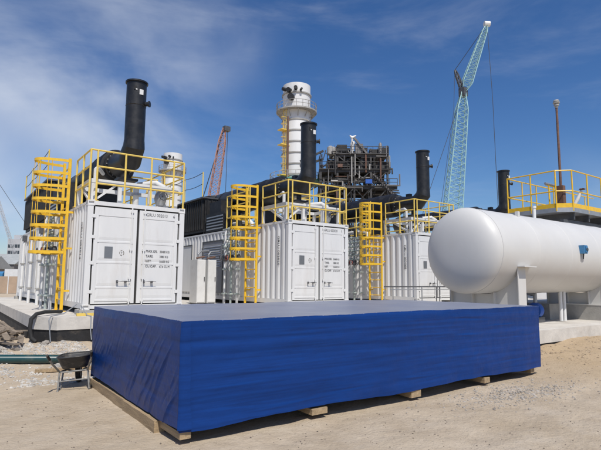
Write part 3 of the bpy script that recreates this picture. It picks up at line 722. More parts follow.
# valves standing on the platform
t = thing('vent_mast', 'thin brown vent mast with a silver cap rising from the platform', 'mast', (18.92, 9.15, 4.362))
MB().tube((0, 0, 0), (0.0, 0.0, 4.05), .05, 12, .042).build('pole', 'rust', t)
MB().box(-.1, .1, -.12, .12, 0, .95).build('valve_body', 'rust', t)
MB().lathe([(.05, 4.02), (.06, 4.03), (.06, 4.10), (.095, 4.11), (.095, 4.16), (.06, 4.165), (.06, 4.20), (.125, 4.21), (.125, 4.25), (.07, 4.255), (.07, 4.28), (.11, 4.285), (.09, 4.34), (.001, 4.35)], (0, 0, 0), 'z', 20, False).build('vent_cap', 'chimgrey', t)
t = thing('relief_valve', 'white angled relief valve standing on the platform beside the mast', 'valve', (19.55, 9.0, 4.362))
MB().path([(0, 0, 0), (0, 0, .25), (.08, -.1, .45), (.2, -.22, .8)], [.07, .07, .07, .05], 12).build('body', 'white2', t)
MB().lathe([(.09, 0), (.12, .02), (.09, .05)], (.22, -.24, .84), 'z', 14, True).build('cap', 'rust', t)
t = thing('yellow_gate', 'low yellow gate frame on the platform left of the mast', 'gate', (18.5, 9.4, 4.362))
for x in (0, .35): MB().tube((x, 0, 0), (x, 0, .95), .025, 8).build('post', 'yellow', t)
MB().tube((-.2, 0, .95), (.5, 0, .95), .025, 8).build('rail', 'yellow', t); MB().tube((-.25, 0, 1.0), (.45, 0, 1.0), .05, 8).build('cross_pipe', 'steel', t)

# ------------------------------------------------------------------ blue covered crate
TX0, TX1, TY0, TY1, TB, TT = 2.0, 8.78, 4.755, 8.24, .125, 1.20
t = thing('covered_crate', 'long low crate wrapped in blue tarpaulin on timber sleepers', 'crate', ((TX0 + TX1) / 2, (TY0 + TY1) / 2, TB))
tox, toy, toz = (TX0 + TX1) / 2, (TY0 + TY1) / 2, TB
MB().box(TX0 + .06 - tox, TX1 - .06 - tox, TY0 + .06 - toy, TY1 - .06 - toy, .018, TT - .06 - toz).build('crate_body', 'oldtimber', t)
def hem(s):   # height of the lower edge along the perimeter
    return .018 * fbm(s * 1.1, 3, 0, 3) + .012 * math.sin(s * 2.1) + .012
def sheet(P, nu, nv, disp, name):
    m = MB()
    for j in range(nv + 1):
        for i in range(nu + 1): m.v.append(P(i / nu, j / nv))
    m.f = [(j * (nu + 1) + i, j * (nu + 1) + i + 1, (j + 1) * (nu + 1) + i + 1, (j + 1) * (nu + 1) + i) for j in range(nv) for i in range(nu)]
    return m
tp = MB()
LX, LY, HZ = TX1 - TX0, TY1 - TY0, TT - TB
def edge(u): return min(1, min(u, 1 - u) * 14)
rc_ = random.Random(21)
FRONT_CREASES = [(rc_.uniform(2.1, 8.7), rc_.uniform(.2, 1.1), rc_.uniform(-.006, .007), rc_.uniform(.008, .016), rc_.uniform(.12, .6), rc_.uniform(-.06, .06)) for _ in range(26)]
TARP_CREASES = [(rc_.uniform(.3, 1.7), rc_.uniform(.005, .014) * rc_.choice((1, 1, -1)), rc_.uniform(.012, .03), rc_.uniform(.1, .5), rc_.uniform(.6, 1.1)) for _ in range(16)] + \
               [(rc_.uniform(1.6, 4.2), rc_.uniform(.004, .010) * rc_.choice((1, -1)), rc_.uniform(.02, .05), rc_.uniform(.05, .5), rc_.uniform(.5, 1.1)) for _ in range(16)]
def front(u, v):   # v=1 top
    x = TX0 + u * LX; z0 = TB + hem(x) + .035 * math.exp(-((x - TX0 - .35) / .22) ** 2) * -.4; z = z0 + v * (TT - z0)
    e = edge(u) * min(1, (1 - v) * 9)
    d = .005 * fbm(x * .4, z * 3.0, 2, 4) + .0022 * fbm(x * 1.2, z * 11, 4, 3) + .0016 * fbm(x * .5, z * 30, 8, 2)
    d += sum(a * math.exp(-((z + sl * (x - xc) - zc_) / wd) ** 2) * math.exp(-((x - xc) / ln) ** 2) for xc, zc_, a, wd, ln, sl in FRONT_CREASES)
    d += .02 * (1 - v) ** 3 * (.5 + fbm(x * 2, 7, 0, 2))
    return (x - tox, TY0 - d * e - .01 * e - toy, z - toz)
def left(u, v):    # u=0 at front corner
    y = TY0 + u * LY; s = 20 + y; z0 = TB + hem(s) + .03 * u; z = z0 + v * (TT - z0)
    e = edge(u) * min(1, (1 - v) * 9)
    w = (y - TY0) * 1.1 + (z - TB) * 1.5
    ridge = 0
    for k, (c, a, wd, zlo, zhi) in enumerate(TARP_CREASES):
        ww = (y - TY0) + (z - TB) * (.75 + .08 * (k % 5)) + .05 * fbm(y * 1.6, z * 1.6, k * 3, 2)
        ridge += a * math.exp(-((ww - c) / wd) ** 2) * sstep(zlo - .12, zlo + .06, z) * (1 - sstep(zhi - .1, zhi + .12, z))
    d = ridge + .012 * fbm(y * .8, z * 1.2, 12, 3) + .003 * fbm(y * 6, z * 6, 15, 3)
    return (TX0 - d * e - .008 * e - tox, y - toy, z - toz)
def back(u, v):
    x = TX0 + u * LX; z = TB + v * HZ; return (x - tox, TY1 + .006 * edge(u) * fbm(x, z * 2, 1, 2) - toy, z - toz)
def right(u, v):
    y = TY0 + u * LY; z0 = TB + hem(40 + y); z = z0 + v * (TT - z0)
    return (TX1 + edge(u) * min(1, (1 - v) * 9) * .012 * fbm(y * 1.2, z * 2, 31, 3) - tox, y - toy, z - toz)
def top(u, v):
    x = TX0 + u * LX; y = TY0 + v * LY; e = edge(u) * edge(v)
    return (x - tox, y - toy, TT + e * (.006 * fbm(x * 1.0, y * 1.0, 40, 4) + .003 * fbm(x * 4, y * 4, 44, 2)) - toz)
for P, nu, nv in ((front, 330, 110), (left, 300, 90), (back, 40, 6), (right, 60, 24), (top, 150, 80)):
    s = sheet(P, nu, nv, None, ''); tp.add(s.v, s.f)
def warp(p):
    q = Vector(p); return (q.x + .010 * fbm(q.y * 1.1, q.z * 2.0, q.x * 1.1 + 71, 3), q.y + .012 * fbm(q.x * 1.0, q.z * 1.6 + q.y, 83, 3) + .004 * fbm(q.x * 5, q.z * 5 + q.y, 87, 2),
                           q.z + sstep(.6, 1.05, q.z) * (.012 * fbm(q.x * .7, q.y * .7, 91, 3) + .004 * fbm(q.x * 4, q.y * 4, 95, 2)))
tp.v = [warp(p) for p in tp.v]
me = tp.mesh('tarpaulin', 'tarp', 0, fix=False)
bm = bmesh.new(); bm.from_mesh(me); bmesh.ops.remove_doubles(bm, verts=bm.verts, dist=.004); bmesh.ops.recalc_face_normals(bm, faces=bm.faces); bm.to_mesh(me); bm.free()
me.shade_smooth(); me.set_sharp_from_angle(angle=R(62))
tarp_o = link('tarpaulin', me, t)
# folded corner flap down the near edge
m = MB(); n = 40
for i in range(n + 1):
    z = TB + .02 + (TT - TB - .03) * i / n
    w = .075 + .012 * fbm(z * 3, 1, 0, 2) + .04 * (1 - i / n)
    for x, o in ((-.014, .004), (.0, -.016), (w * .5, -.026), (w, -.03), (w + .004, -.02)):
        m.v.append(warp((TX0 + x - tox, TY0 + o - .004 + .004 * fbm(z * 6, x * 10, 3, 2) - toy, z - toz)))
m.f = [(i * 5 + j, i * 5 + j + 1, i * 5 + j + 6, i * 5 + j + 5) for i in range(n) for j in range(4)]
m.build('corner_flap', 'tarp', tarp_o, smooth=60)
# timber sleepers
def sleeper(x0, x1, y0, y1, z1, label, cap=True):
    z0 = min(gh(x, y) for x in (x0, x1) for y in (y0, (y0 + y1) / 2, y1)) - .01
    m = MB(); n = 6
    for i in range(n + 1):
        y = y0 + (y1 - y0) * i / n; j = .004 * fbm(y * 3, x0, 2, 2)
        m.v += [(x0 + j, y, z0), (x1 + j, y, z0), (x1 + j, y, z1 - .004 + j * .3), (x0 + j, y, z1 - .004)]
    m.f = [(4 * i + a, 4 * i + (a + 1) % 4, 4 * i + 4 + (a + 1) % 4, 4 * i + 4 + a) for i in range(n) for a in range(4)] + [(0, 1, 2, 3), tuple(4 * n + q for q in (3, 2, 1, 0))]
    tag(m.build('timber_sleeper', 'timber', None, 30), label, 'timber', 'timber sleepers under the covered crate')
sleeper(1.955, 2.07, 5.30, 6.42, TB, 'timber sleeper along the left underside of the blue crate, piece nearer the camera')
sleeper(1.975, 2.085, 6.44, 8.12, TB, 'timber sleeper along the left underside of the blue crate, piece nearer the wheelbarrow')
for k, (xa, xb, ya, zb) in enumerate(((2.02, 2.135, 4.765, .050), (3.63, 3.86, 4.735, .052), (5.345, 5.54, 4.74, .030), (7.04, 7.185, 4.74, .038), (8.5, 8.62, 4.80, .04))):
    m = MB().box(xa - tox, xb - tox, ya - toy, TY1 - .1 - toy, zb - toz, -.004)
    m.build('runner', 'timber', t)
sleeper_y = ((5.5, 'hidden cross timber under the front half of the blue crate'), (7.4, 'hidden cross timber under the rear half of the blue crate'))
for y, lb in sleeper_y:
    o = MB().box(2.3, 8.5, y, y + .12, -.05, .029).build('cross_timber', 'timber'); tag(o, lb, 'timber', 'cross timbers under the crate')

# ------------------------------------------------------------------ wheelbarrow
bz = gh(1.7, 8.3)
t = thing('wheelbarrow', 'black wheelbarrow with grey tube legs beside the blue crate', 'wheelbarrow', (1.76, 8.12, bz - .005), R(78 - 90 - 6))
t.rotation_euler[1] = R(-4); t.scale = (.84, .84, .88)
# local: +y points away from the viewer (wheel), handles towards -y
def tray_pt(u, v):
    # u round the rim 0..1, v depth 0..1
    a = 2 * math.pi * u; c, s = math.cos(a), math.sin(a)
    sup = lambda q: math.copysign(abs(q) ** .5, q)
    hx, hy = .275 * (1 - .26 * v), .40 * (1 - .34 * v)
    return (hx * sup(c), .12 + hy * sup(s) + .05 * v, .55 - .012 * sup(s) - .21 * v ** .9)
m = MB(); nu, nv = 48, 8
for j in range(nv + 1):
    for i in range(nu): m.v.append(tray_pt(i / nu, j / nv))
m.f = [(j * nu + i, j * nu + (i + 1) % nu, (j + 1) * nu + (i + 1) % nu, (j + 1) * nu + i) for j in range(nv) for i in range(nu)] + [tuple(nv * nu + i for i in range(nu))]
tr = m.build('tray', 'tray', t, smooth=50)
sm = tr.modifiers.new('thick', 'SOLIDIFY'); sm.thickness = .006
MB().path([tray_pt(i / 48, 0) for i in range(48)], .011, 8, closed=True).build('rim', 'tray', tr)
for s in (-1, 1):
    f = MB().path([(s * .335, -.62, .66), (s * .31, -.36, .50), (s * .22, -.12, .315), (s * .16, .3, .29), (s * .07, .62, .20)], .017, 10).build('frame_tube', 'tube', t)
    MB().path([(s * .337, -.64, .672), (s * .322, -.50, .585)], .022, 10).build('grip', 'rubber', f)
    MB().path([(s * .225, -.13, .315), (s * .25, -.20, .02), (s * .255, -.16, .012), (s * .24, .02, .014), (s * .20, .16, .29)], .015, 10).build('leg', 'tube', t)
    MB().path([(s * .25, -.20, .03), (s * .255, -.12, .01), (s * .25, .0, .01)], .019, 8).build('foot', 'tube', t)
MB().tube((-.235, -.16, .17), (.235, -.16, .17), .012, 8).build('cross_brace', 'tube', t)
MB().tube((-.22, -.12, .31), (.22, -.12, .31), .013, 8).build('cross_brace', 'tube', t)
w = MB().lathe([(.12, -.035), (.165, -.045), (.19, -.03), (.197, 0), (.19, .03), (.165, .045), (.12, .035)], (0, .62, .197), 'x', 28, False).build('wheel', 'rubber', t)
MB().lathe([(.03, -.04), (.125, -.03), (.125, .03), (.03, .04)], (0, .62, .197), 'x', 24, False).build('rim', 'tube', w)
MB().tube((-.09, .62, .197), (.09, .62, .197), .012, 8).build('axle', 'tube', w)

# ------------------------------------------------------------------ green pipe, plank, drain hose
gz = gh(1.0, 10.4) + .075
o = MB().path([(-3.5, 11.75, gh(-3.5, 11.75) + .07), (-1, 11.05, gh(-1, 11.05) + .07), (.95, 10.50, gz + .02), (2.15, 10.12, gh(2.15, 10.12) + .08)], .078, 24).build('green_pipe', 'gpipe', None, 40)
tag(o, 'dark green pipe lying on the ground left of the wheelbarrow', 'pipe')
o = MB().beam((1.45, 9.72, gh(1.45, 9.72) + .03), (2.35, 9.55, gh(2.35, 9.55) + .03), .13, .05).build('plank', 'timber'); tag(o, 'short pale plank lying behind the wheelbarrow', 'plank')
# hose hanging over the slab corner
t = thing('drain_hose', 'black hose hanging over the slab corner below the left ladder', 'hose', (2.2, 12.2, SZ))
MB().path([(.25, 1.0, .05), (.0, .6, .07), (-.22, .25, .09), (-.42, .05, .06), (-.52, .0, -.04), (-.54, -.02, -.25), (-.50, -.06, -.45), (-.42, -.14, -.52)], .042, 12).build('hose', 'gasket', t)
MB().path([(.4, .1, .25), (.1, -.1, .06), (-.2, -.38, .03), (-.25, -.455, -.05), (-.22, -.47, -.30), (-.2, -.5, -.5)], .012, 8).build('cord', 'steel', t)
MB().path([(.5, .0, .2), (.55, -.3, .02), (.6, -.44, .01), (.6, -.455, -.3), (.62, -.5, -.5)], .012, 8).build('cord', 'steel', t)

# ------------------------------------------------------------------ rubble and broken timber by the slab
def rock_mesh(seed, r=1.0, sub=2, m='rubble'):
    bm = bmesh.new(); bmesh.ops.create_icosphere(bm, subdivisions=sub, radius=r)
    rn = random.Random(seed); nrm = [Vector((rn.uniform(-1, 1), rn.uniform(-1, 1), rn.uniform(-1, 1))).normalized() for _ in range(7)]; ds = [rn.uniform(.45, .8) for _ in range(7)]
    for v in bm.verts:
        for q, dd in zip(nrm, ds):
            k = v.co.dot(q) - dd * r
            if k > 0: v.co -= q * k
        v.co *= 1 + .08 * fbm(v.co.x * 3 + seed, v.co.y * 3, v.co.z * 3, 2)
    me = bpy.data.meshes.new('rubble'); bm.to_mesh(me); bm.free(); me.materials.append(M[m])
    me.shade_smooth(); me.set_sharp_from_angle(angle=R(25)); return me
rms = [rock_mesh(s) for s in range(6)]
rn = random.Random(11)
for k in range(40):
    x, y = rn.uniform(.7, 2.0), rn.uniform(11.2, 15.5)
    if x > 1.62 and y > 11.6: x = rn.uniform(.8, 1.6)
    s = rn.uniform(.04, .10) * (.8 if x > 1.5 else 1.25)
    o = link('rubble_chunk', rms[k % 6], None, (x, y, gh(x, y) + s * .35), (rn.uniform(0, 6), rn.uniform(0, 6), rn.uniform(0, 6)))
    o.scale = (s * rn.uniform(.8, 1.5), s, s * rn.uniform(.5, .9)); tag(o, ('small broken concrete chunk in the rubble left of the slab' if s < .08 else 'larger broken concrete chunk in the rubble left of the slab'), 'rubble', 'rubble beside the slab')
for k in range(22):
    x, y = rn.uniform(.75, 1.5), rn.uniform(11.6, 14.6); ln = rn.uniform(.4, 1.1); a = rn.uniform(-.9, .5) + (math.pi / 2 if k % 4 == 0 else 2.4)
    z = gh(x, y) + .06 + rn.uniform(0, .26) * (1 - abs(y - 13) / 3)
    dv = Vector((math.cos(a), math.sin(a), rn.uniform(-.45, .45))) * ln / 2
    o = MB().beam(-dv, dv, rn.uniform(.06, .13), rn.uniform(.02, .05)).build('broken_plank', 'oldtimber'); o.location = (x, y, z)
    tag(o, 'weathered broken plank in the rubble heap left of the slab', 'plank', 'planks in the rubble')
def pebbles(name, n, area, smin, smax, m, label, seed, cat):
    rn = random.Random(seed); mb = MB()
    bm = bmesh.new(); bmesh.ops.create_icosphere(bm, subdivisions=1, radius=1); base = [v.co.copy() for v in bm.verts]; fs = [tuple(v.index for v in f.verts) for f in bm.faces]; bm.free()
    k = 0
    while k < n:
        p = area(rn)
        if p is None: continue
        x, y = p; s = smin + (smax - smin) * rn.random() ** 2.2
        rot = Matrix.Rotation(rn.uniform(0, 6.28), 3, 'Z') @ Matrix.Rotation(rn.uniform(-.6, .6), 3, 'X')
        sc = Vector((s * rn.uniform(.8, 1.4), s * rn.uniform(.7, 1.1), s * rn.uniform(.45, .8))); z = gh(x, y) + sc.z * .05
        vs = []
        for b in base:
            q = b * rn.uniform(.78, 1.12); q = rot @ Vector((q.x * sc.x, q.y * sc.y, q.z * sc.z)); vs.append((x + q.x, y + q.y, z + q.z))
        mb.add(vs, fs); k += 1
    tag(mb.build(name, m, None, 0, fix=False), label, cat, kind='stuff')
def a_left(r):
    x, y = r.uniform(-.5, 2.6), r.uniform(8.6, 12.2)
    if x > 1.7 and y > 11.75: return None
    return (x, y) if fbm(x * .9, y * .9, 60, 3) + .35 * sstep(9.2, 10.8, y) > .05 or r.random() < .12 else None
def a_right(r):
    a = r.gauss(0, 1); b = r.gauss(0, 1); x, y = 6.9 + .75 * a, 4.15 + .26 * b - .06 * a
    return (x, y) if y < 4.72 else None
def a_all(r):
    d = 2.2 + 10 * r.random() ** 1.4; an = R(r.uniform(20, 90)); x, y = d * math.cos(an), d * math.sin(an)
    if 1.95 < x < 8.8 and 4.7 < y < 8.3: return None
    if y > 5.9 and x > 9: return None
    return (x, y)
pebbles('white_gravel', 6000, a_left, .008, .036, 'stone', 'pale crushed stone spread behind the wheelbarrow', 1, 'gravel')
def a_mound(r):
    x, y = r.uniform(8.9, 14), r.uniform(2.6, 5.85); return (x, y) if r.random() < sstep(8.8, 10.5, x) * sstep(2.4, 4.6, y) else None
pebbles('sand_clods', 900, a_mound, .005, .032, 'clod', 'brown sand clods on the low mound beside the tank slab', 4, 'sand')
pebbles('grey_gravel', 1300, a_right, .005, .026, 'gravel2', 'patch of grey gravel on the sand in front of the crate', 2, 'gravel')
pebbles('scattered_pebbles', 3000, a_all, .002, .013, 'pebble', 'small stones scattered over the sand', 3, 'pebbles')

# ------------------------------------------------------------------ far: white chimneys
def make_chimney():
    t = thing('white_chimney', '', 'chimney', (46.4, 65.17, 0), 0, 'white exhaust chimneys')
    r = 2.35; top = 34.2
    s = MB().lathe([(r, 0), (r, top - 4.2), (r * .985, top - 4.0)], (0, 0, 0), 'z', 48, False).build('shell', 'chim', t)
    MB().lathe([(r * .98, top - 4.1), (r * .98, top), (r * .9, top), (r * .9, top - 3)], (0, 0, 0), 'z', 48, False).build('top_section', 'chim', t)
    rg = MB().lathe([(r, -.10), (r + .12, -.10), (r + .12, .10), (r, .10)], (0, 0, 0), 'z', 48, False).mesh('ring_stiffener', 'chimgrey')
    for k in range(14): link('ring_stiffener', rg, s, (0, 0, top - 6.2 - k * 1.85))
    def gallery(z, w, m, name):
        p = MB().lathe([(r, 0), (r + w, 0), (r + w, .22), (r, .22)], (0, 0, z), 'z', 40, False).build(name, m, t)
        for h in (.6, 1.15): MB().path([((r + w - .05) * math.cos(a), (r + w - .05) * math.sin(a), z + .2 + h) for a in [2 * math.pi * q / 32 for q in range(32)]], .045, 5, closed=True).build('rail', 'chimgrey', p)
        pm = MB().tube((r + w - .05, 0, z + .2), (r + w - .05, 0, z + 1.38), .045, 5).mesh('post', 'chimgrey')
        bk = MB().beam((r, 0, z - 1.1), (r + w - .1, 0, z), .1, .12).mesh('bracket', 'chimgrey')
        for q in range(20): link('post', pm, p, rot=(0, 0, 2 * math.pi * q / 20))
        for q in range(12): link('bracket', bk, p, rot=(0, 0, 2 * math.pi * q / 12))
    gallery(top - 4.6, 1.05, 'chimgrey', 'gallery'); gallery(14.5 + 3.2, 2.0, 'gdeck', 'lower_gallery')
    MB().lathe([(r + .01, top - 1.75), (r + .14, top - 1.75), (r + .14, top - 1.55), (r + .01, top - 1.55)], (0, 0, 0), 'z', 48, False).build('ring_stiffener', 'chimgrey', s)
    # soot-dark sampling port and silencer opening near the top
    a = R(205)
    for da, dz, w in ((0, -1.4, .7), (.45, -1.1, .5), (-.4, -1.0, .5), (.15, -2.6, .9), (.8, -1.3, .3)):
        c, q = math.cos(a + da), math.sin(a + da); p0 = Vector((c * (r - .1), q * (r - .1), top + dz))
        MB().tube(p0, p0 + Vector((c, q, 0)) * .7, w * .6, 10).build('sampling_port', 'blackm', t)
    # ladder with cage up the left side
    a = R(190); c, q = math.cos(a), math.sin(a); n = Vector((c, q, 0)); tn = Vector((-q, c, 0))
    l = thing('ladder', None, None); l.parent = t
    for sgn in (-1, 1): MB().tube(n * (r + .35) + tn * sgn * .3, n * (r + .35) + tn * sgn * .3 + Vector((0, 0, top - 4.4)), .06, 5).build('stile', 'yellow2', l)
    lad = MB()
    for k in range(60): z = 12 + k * .3; lad.tube(n * (r + .35) - tn * .3 + Vector((0, 0, z)), n * (r + .35) + tn * .3 + Vector((0, 0, z)), .035, 4)
    tag(lad.build('rungs', 'yellow2', l), kind='stuff')
    hp = MB().path([n * (r + .35 + .75 * math.sin(x)) + tn * .45 * math.cos(x) for x in [math.pi * i / 8 for i in range(9)]], .04, 4).mesh('cage_hoop', 'yellow2')
    for k in range(13): link('cage_hoop', hp, l, (0, 0, 15 + k * 1.1))
    for z in (18.5, 23.5, 26): MB().box(-.8, .8, -.6, .6, z, z + .15).build('rest_platform', 'yellow2', t).location = n * (r + .6)
    MB().tube(n * (r + .5) + tn * .9 + Vector((0, 0, 2)), n * (r + .5) + tn * .9 + Vector((0, 0, top - 6)), .16, 8).build('riser_pipe', 'rust', t)
    return t
ch = make_chimney(); ch['label'] = 'tall white ringed chimney with a gallery near its top'
# the far one stands behind the leftmost container
c2 = copy_tree(ch, None, (45.6, 117.8, -0.8), 'distant white chimney seen behind the railing of the leftmost container')

# ------------------------------------------------------------------ far: dark steel process structure
fw = Vector((math.cos(R(53.98)), math.sin(R(53.98)), 0)); rt = Vector((fw.y, -fw.x, 0))
t = thing('process_structure', 'dark open steel process structure crowded with pipes behind the containers', 'steel structure', tuple(fw * 78 + rt * 8.5), R(53.98 - 90)); t.scale = (.91, 1, 1)
rn = random.Random(5)
xs = [-6.0, -3.2, -.4, 2.4, 5.2]; ys = [-4, 0, 4]; decks = [4.5, 9, 13.0, 16.2, 18.8, 21.2]
def xr(z): return (-6.4, 5.4) if z < 17.5 else (-5.2, 5.6)
for x in xs:
    for y in ys:
        h = 21.6 if -4 < x < 4 else (19.0 if x < 0 else 20.4)
        MB().box(x - .16, x + .16, y - .16, y + .16, 0, h + rn.uniform(0, .6)).build('column', 'struct', t)
for i, z in enumerate(decks):
    x0, x1 = xs[0], xs[-1]
    if z > 19: x0, x1 = xs[1], xs[-1]
    ov = 1.6 if z in (16.2, 13.0) else .2
    MB().box(x0 - .3, x1 + ov, -4.4, 4.4, z - .12, z).build('deck', 'struct', t)
    for y in ys: MB().box(x0 - .2, x1 + ov, y - .14, y + .14, z - .5, z - .121).build('girder', 'struct', t)
    for y in (-4.3,):
        for h in (.55, 1.1): MB().tube((x0 - .2, y, z + h), (x1 + ov, y, z + h), .05, 5).build('rail', 'struct', t)
        for k in range(11): xx = x0 - .2 + (x1 + ov - x0 + .2) * k / 10; MB().tube((xx, y, z), (xx, y, z + 1.1), .045, 5).build('post', 'struct', t)
for k in range(34):
    i = rn.randrange(len(xs) - 1); z = rn.choice(decks[1:-1]); zi = decks.index(z); y = rn.choice((-4.1, -4.1, 0)); z2 = decks[zi + 1]
    a, b = (xs[i], xs[i + 1]) if rn.random() < .5 else (xs[i + 1], xs[i])
    MB().beam((a, y, z), (b, y, z2 - .3), .16, .16).build('brace', 'struct', t)
for k in range(210):
    z = rn.choice(decks[1:]) + rn.uniform(-1.3, 1.6); x = rn.uniform(-6.2, 4); ln = rn.uniform(.8, 4.0); y = rn.uniform(-4.6, -1.5); r = rn.uniform(.05, .15)
    m = rn.choice(('structg', 'struct', 'struct', 'rust', 'struct', 'struct', 'structg', 'chimgrey'))
    if z > 21.8: z = 20.5
    x2 = min(7.2, x + ln)
    if rn.random() < .55: MB().path([(x, y, z), (x2, y, z), (x2, y, z + rn.choice((-1, 1)) * rn.uniform(.6, 1.8))], r, 7).build('pipe', m, t)
    else: MB().path([(x, y, max(3, z - rn.uniform(1, 4))), (x, y, z), (x, y + 1.2, z)], r, 7).build('pipe', m, t)
for k in range(40):
    z = rn.choice(decks[2:]); x = rn.uniform(-5.5, 4.5); y = rn.uniform(-4.0, -1); w = rn.uniform(.5, 1.3); h = rn.uniform(.6, 1.9)
    if rn.random() < .5: MB().lathe([(.02, z), (w * .45, z + .05), (w * .45, z + h), (w * .2, z + h + .25), (.02, z + h + .3)], (x, y, 0), 'z', 12, False).build('vessel', rn.choice(('structg', 'struct', 'chimgrey')), t)
    else: MB().box(x, x + w * 1.4, y, y + 1, z + .02, z + h).build('equipment_box', rn.choice(('struct', 'structg', 'blackm')), t)
MB().box(1.4, 2.5, -4.75, -4.45, 16.45, 17.1).build('blue_cover', 'bluep', t)
MB().box(-3.2, -2.4, -4.7, -4.45, 18.95, 19.45).build('red_panel', 'rust', t)
MB().path([(-.6, -3, 20.4), (-.6, -3, 23.0), (-.2, -3, 23.3)], .3, 10, True).build('white_duct', 'chim', t)
MB().path([(-1.0, -3, 24.4), (-.6, -3, 24.0), (.1, -3, 24.4)], [.08, .24, .08], 8).tube((-.6, -3, 23.2), (-.6, -3, 24.0), .16, 8).build('vent_horn', 'chim', t)
MB().beam((-.3, -3.2, 24.0), (2.6, -3.2, 20.6), .4, .3).build('conveyor_truss', 'structg', t)
MB().beam((2.8, -4.2, 18.0), (7.0, -4.2, 14.0), .35, .3).build('stair_stringer', 'structg', t)
for k in range(14): MB().box(2.95 + k * .29, 3.2 + k * .29, -4.9, -4.25, 17.95 - k * .28, 18.0 - k * .28).build('stair_tread', 'struct', t)
for k in range(46):
    sd = rn.random(); x = rn.uniform(-6.0, 5.2); z = rn.choice((21.3, 18.9, 16.3, 13.1, 21.3)); y = rn.uniform(-4.9, -1)
    if sd < .5: MB().tube((x, y, z - .3), (x + rn.uniform(-.5, .5), y, min(22.9, z + rn.uniform(.4, 1.7))), rn.uniform(.04, .12), 6).build('pipe', rn.choice(('struct', 'structg', 'chimgrey')), t)
    else: MB().beam((x, y, z), (max(-6.3, min(6.0, x + rn.uniform(-1.6, 1.8))), y, z + rn.uniform(-1.6, 1.4)), .14, .14).build('brace', 'struct', t)
for k in range(9): MB().box(5.3 + .2 * (k % 3), 7.0 + .25 * (k % 2), -4.4 + k * .5, -4.2 + k * .5, 15.4 - .3 * (k % 3), 15.55 - .3 * (k % 3)).build('outrigger', 'struct', t)
MB().tube((5.3, -4, 21.2), (5.3, -4, 22.5), .1, 6).build('column', 'struct', t)
MB().beam((-9.5, -3, 20.2), (-5.5, -3, 21.9), .3, .3).build('pipe_bridge', 'struct', t); MB().beam((-9.5, -3, 19.4), (-5.5, -3, 20.6), .3, .3).build('pipe_bridge', 'struct', t)
for k in range(6): x = -9.5 + k * .8; MB().beam((x, -3, 19.45 + k * .25), (x + .4, -3, 20.5 + k * .3), .15, .15).build('brace', 'struct', t)

# ------------------------------------------------------------------ far: cranes
def lattice(name, p, q, w0, w1, bays, m, parent, rc=.07, rl=.04, side=None):
    p, q = Vector(p), Vector(q); d = (q - p).normalized(); a = (side or rt).copy(); a = (a - d * a.dot(d)).normalized(); b = d.cross(a)
    mb = MB(); rows = []
    for i in range(bays + 1):
        f = i / bays; w = w0 + (w1 - w0) * f; w *= min(1, .35 + f * 6) * min(1, .4 + (1 - f) * 6); c = p + (q - p) * f
        rows.append([c + a * (sx * w / 2) + b * (sy * w / 2) for sx, sy in ((-1, -1), (1, -1), (1, 1), (-1, 1))])
    for j in range(4):
        for i in range(bays): mb.tube(rows[i][j], rows[i + 1][j], rc, 5, caps=False)
    o = mb.build(name, m, parent); lc = MB()
    for i in range(bays):
        for j in range(4):
            k = (j + 1) % 4
            lc.tube(rows[i][j], rows[i + 1][k], rl, 4, caps=False); lc.tube(rows[i][k], rows[i + 1][j], rl, 4, caps=False)
            lc.tube(rows[i][j], rows[i][k], rl, 4, caps=False)
    tag(lc.build('lacing', m, o), kind='stuff'); return o
def cable(pts, parent, r=.03, m='cable', name='cable'): return MB().path(pts, r, 4).build(name, m, parent)
def crawler(t, m, base, k=1.0):
    x, y = base
    for s in (-1, 1): MB().box(x - 3.2, x + 3.2, y + s * 2.4 - .5, y + s * 2.4 + .5, 0, 1.1).build('crawler_track', 'blackm', t)
    MB().box(x - 2.6, x + 2.8, y - 1.6, y + 1.6, 1.2, 3.0).build('upper_body', m, t); MB().box(x - 3.6, x - 2.61, y - 1.5, y + 1.5, 1.3, 3.2).build('counterweight', 'dsteel', t)
    MB().box(x + 1.2, x + 2.6, y - 2.7, y - 1.61, 1.3, 3.1).build('cab', m, t)
t = thing('teal_lattice_crane', 'tall teal lattice boom crane with angled upper jib behind the tank', 'crane', (0, 0, 0))
base = Vector((49.6, 38.1, 2.2)); knee = Vector((51.8, 36.5, 25.6)); tip = Vector((54.52, 34.55, 34.7)); stt = Vector((51.04, 37.07, 28.5))
crawler(t, 'teal', (48.6, 38.4))
lattice('main_boom', base, knee, 2.3, 1.15, 30, 'teal', t, .065, .026)
lattice('luffing_jib', knee + Vector((.1, -.05, .1)), tip, 1.25, .5, 18, 'teal', t, .05, .022)
lattice('jib_strut', knee + Vector((-.05, .05, .2)), stt, .45, .3, 5, 'dsteel', t, .05, .03)
MB().box(51.4, 52.2, 36.1, 36.9, 25.0, 26.1).build('jib_foot', 'dsteel', t)
MB().tube(tip + Vector((-.3, .2, 0)), tip + Vector((.3, -.2, 0)), .35, 10).build('tip_sheave', 'white2', t)
cable([stt, tip], t, .035); cable([stt, stt + Vector((-.25, .2, -5.5)), (48.4, 39.1, 4)], t, .03); cable([knee, (47.6, 39.6, 11), (46.4, 40.6, 3)], t, .04)
cable([tip, tip + Vector((.3, -.2, -10)), tip + Vector((.45, -.3, -27))], t, .035, name='hoist_rope')
MB().lathe([(.05, 0), (.3, .3), (.3, 1.2), (.05, 1.5)], tip + Vector((.45, -.3, -28.5)), 'z', 10).build('hook_block', 'redp', t)
t = thing('orange_lattice_crane', 'distant orange lattice crane between the leftmost container and the white chimney', 'crane', (0, 0, 0))
b0 = Vector((38.2, 83.5, 2.0)); b1 = Vector((41.25, 81.25, 30.2))
crawler(t, 'orange', (37.5, 84.0))
lattice('main_boom', b0, b1, 2.2, 1.1, 20, 'orange', t, .085, .04)
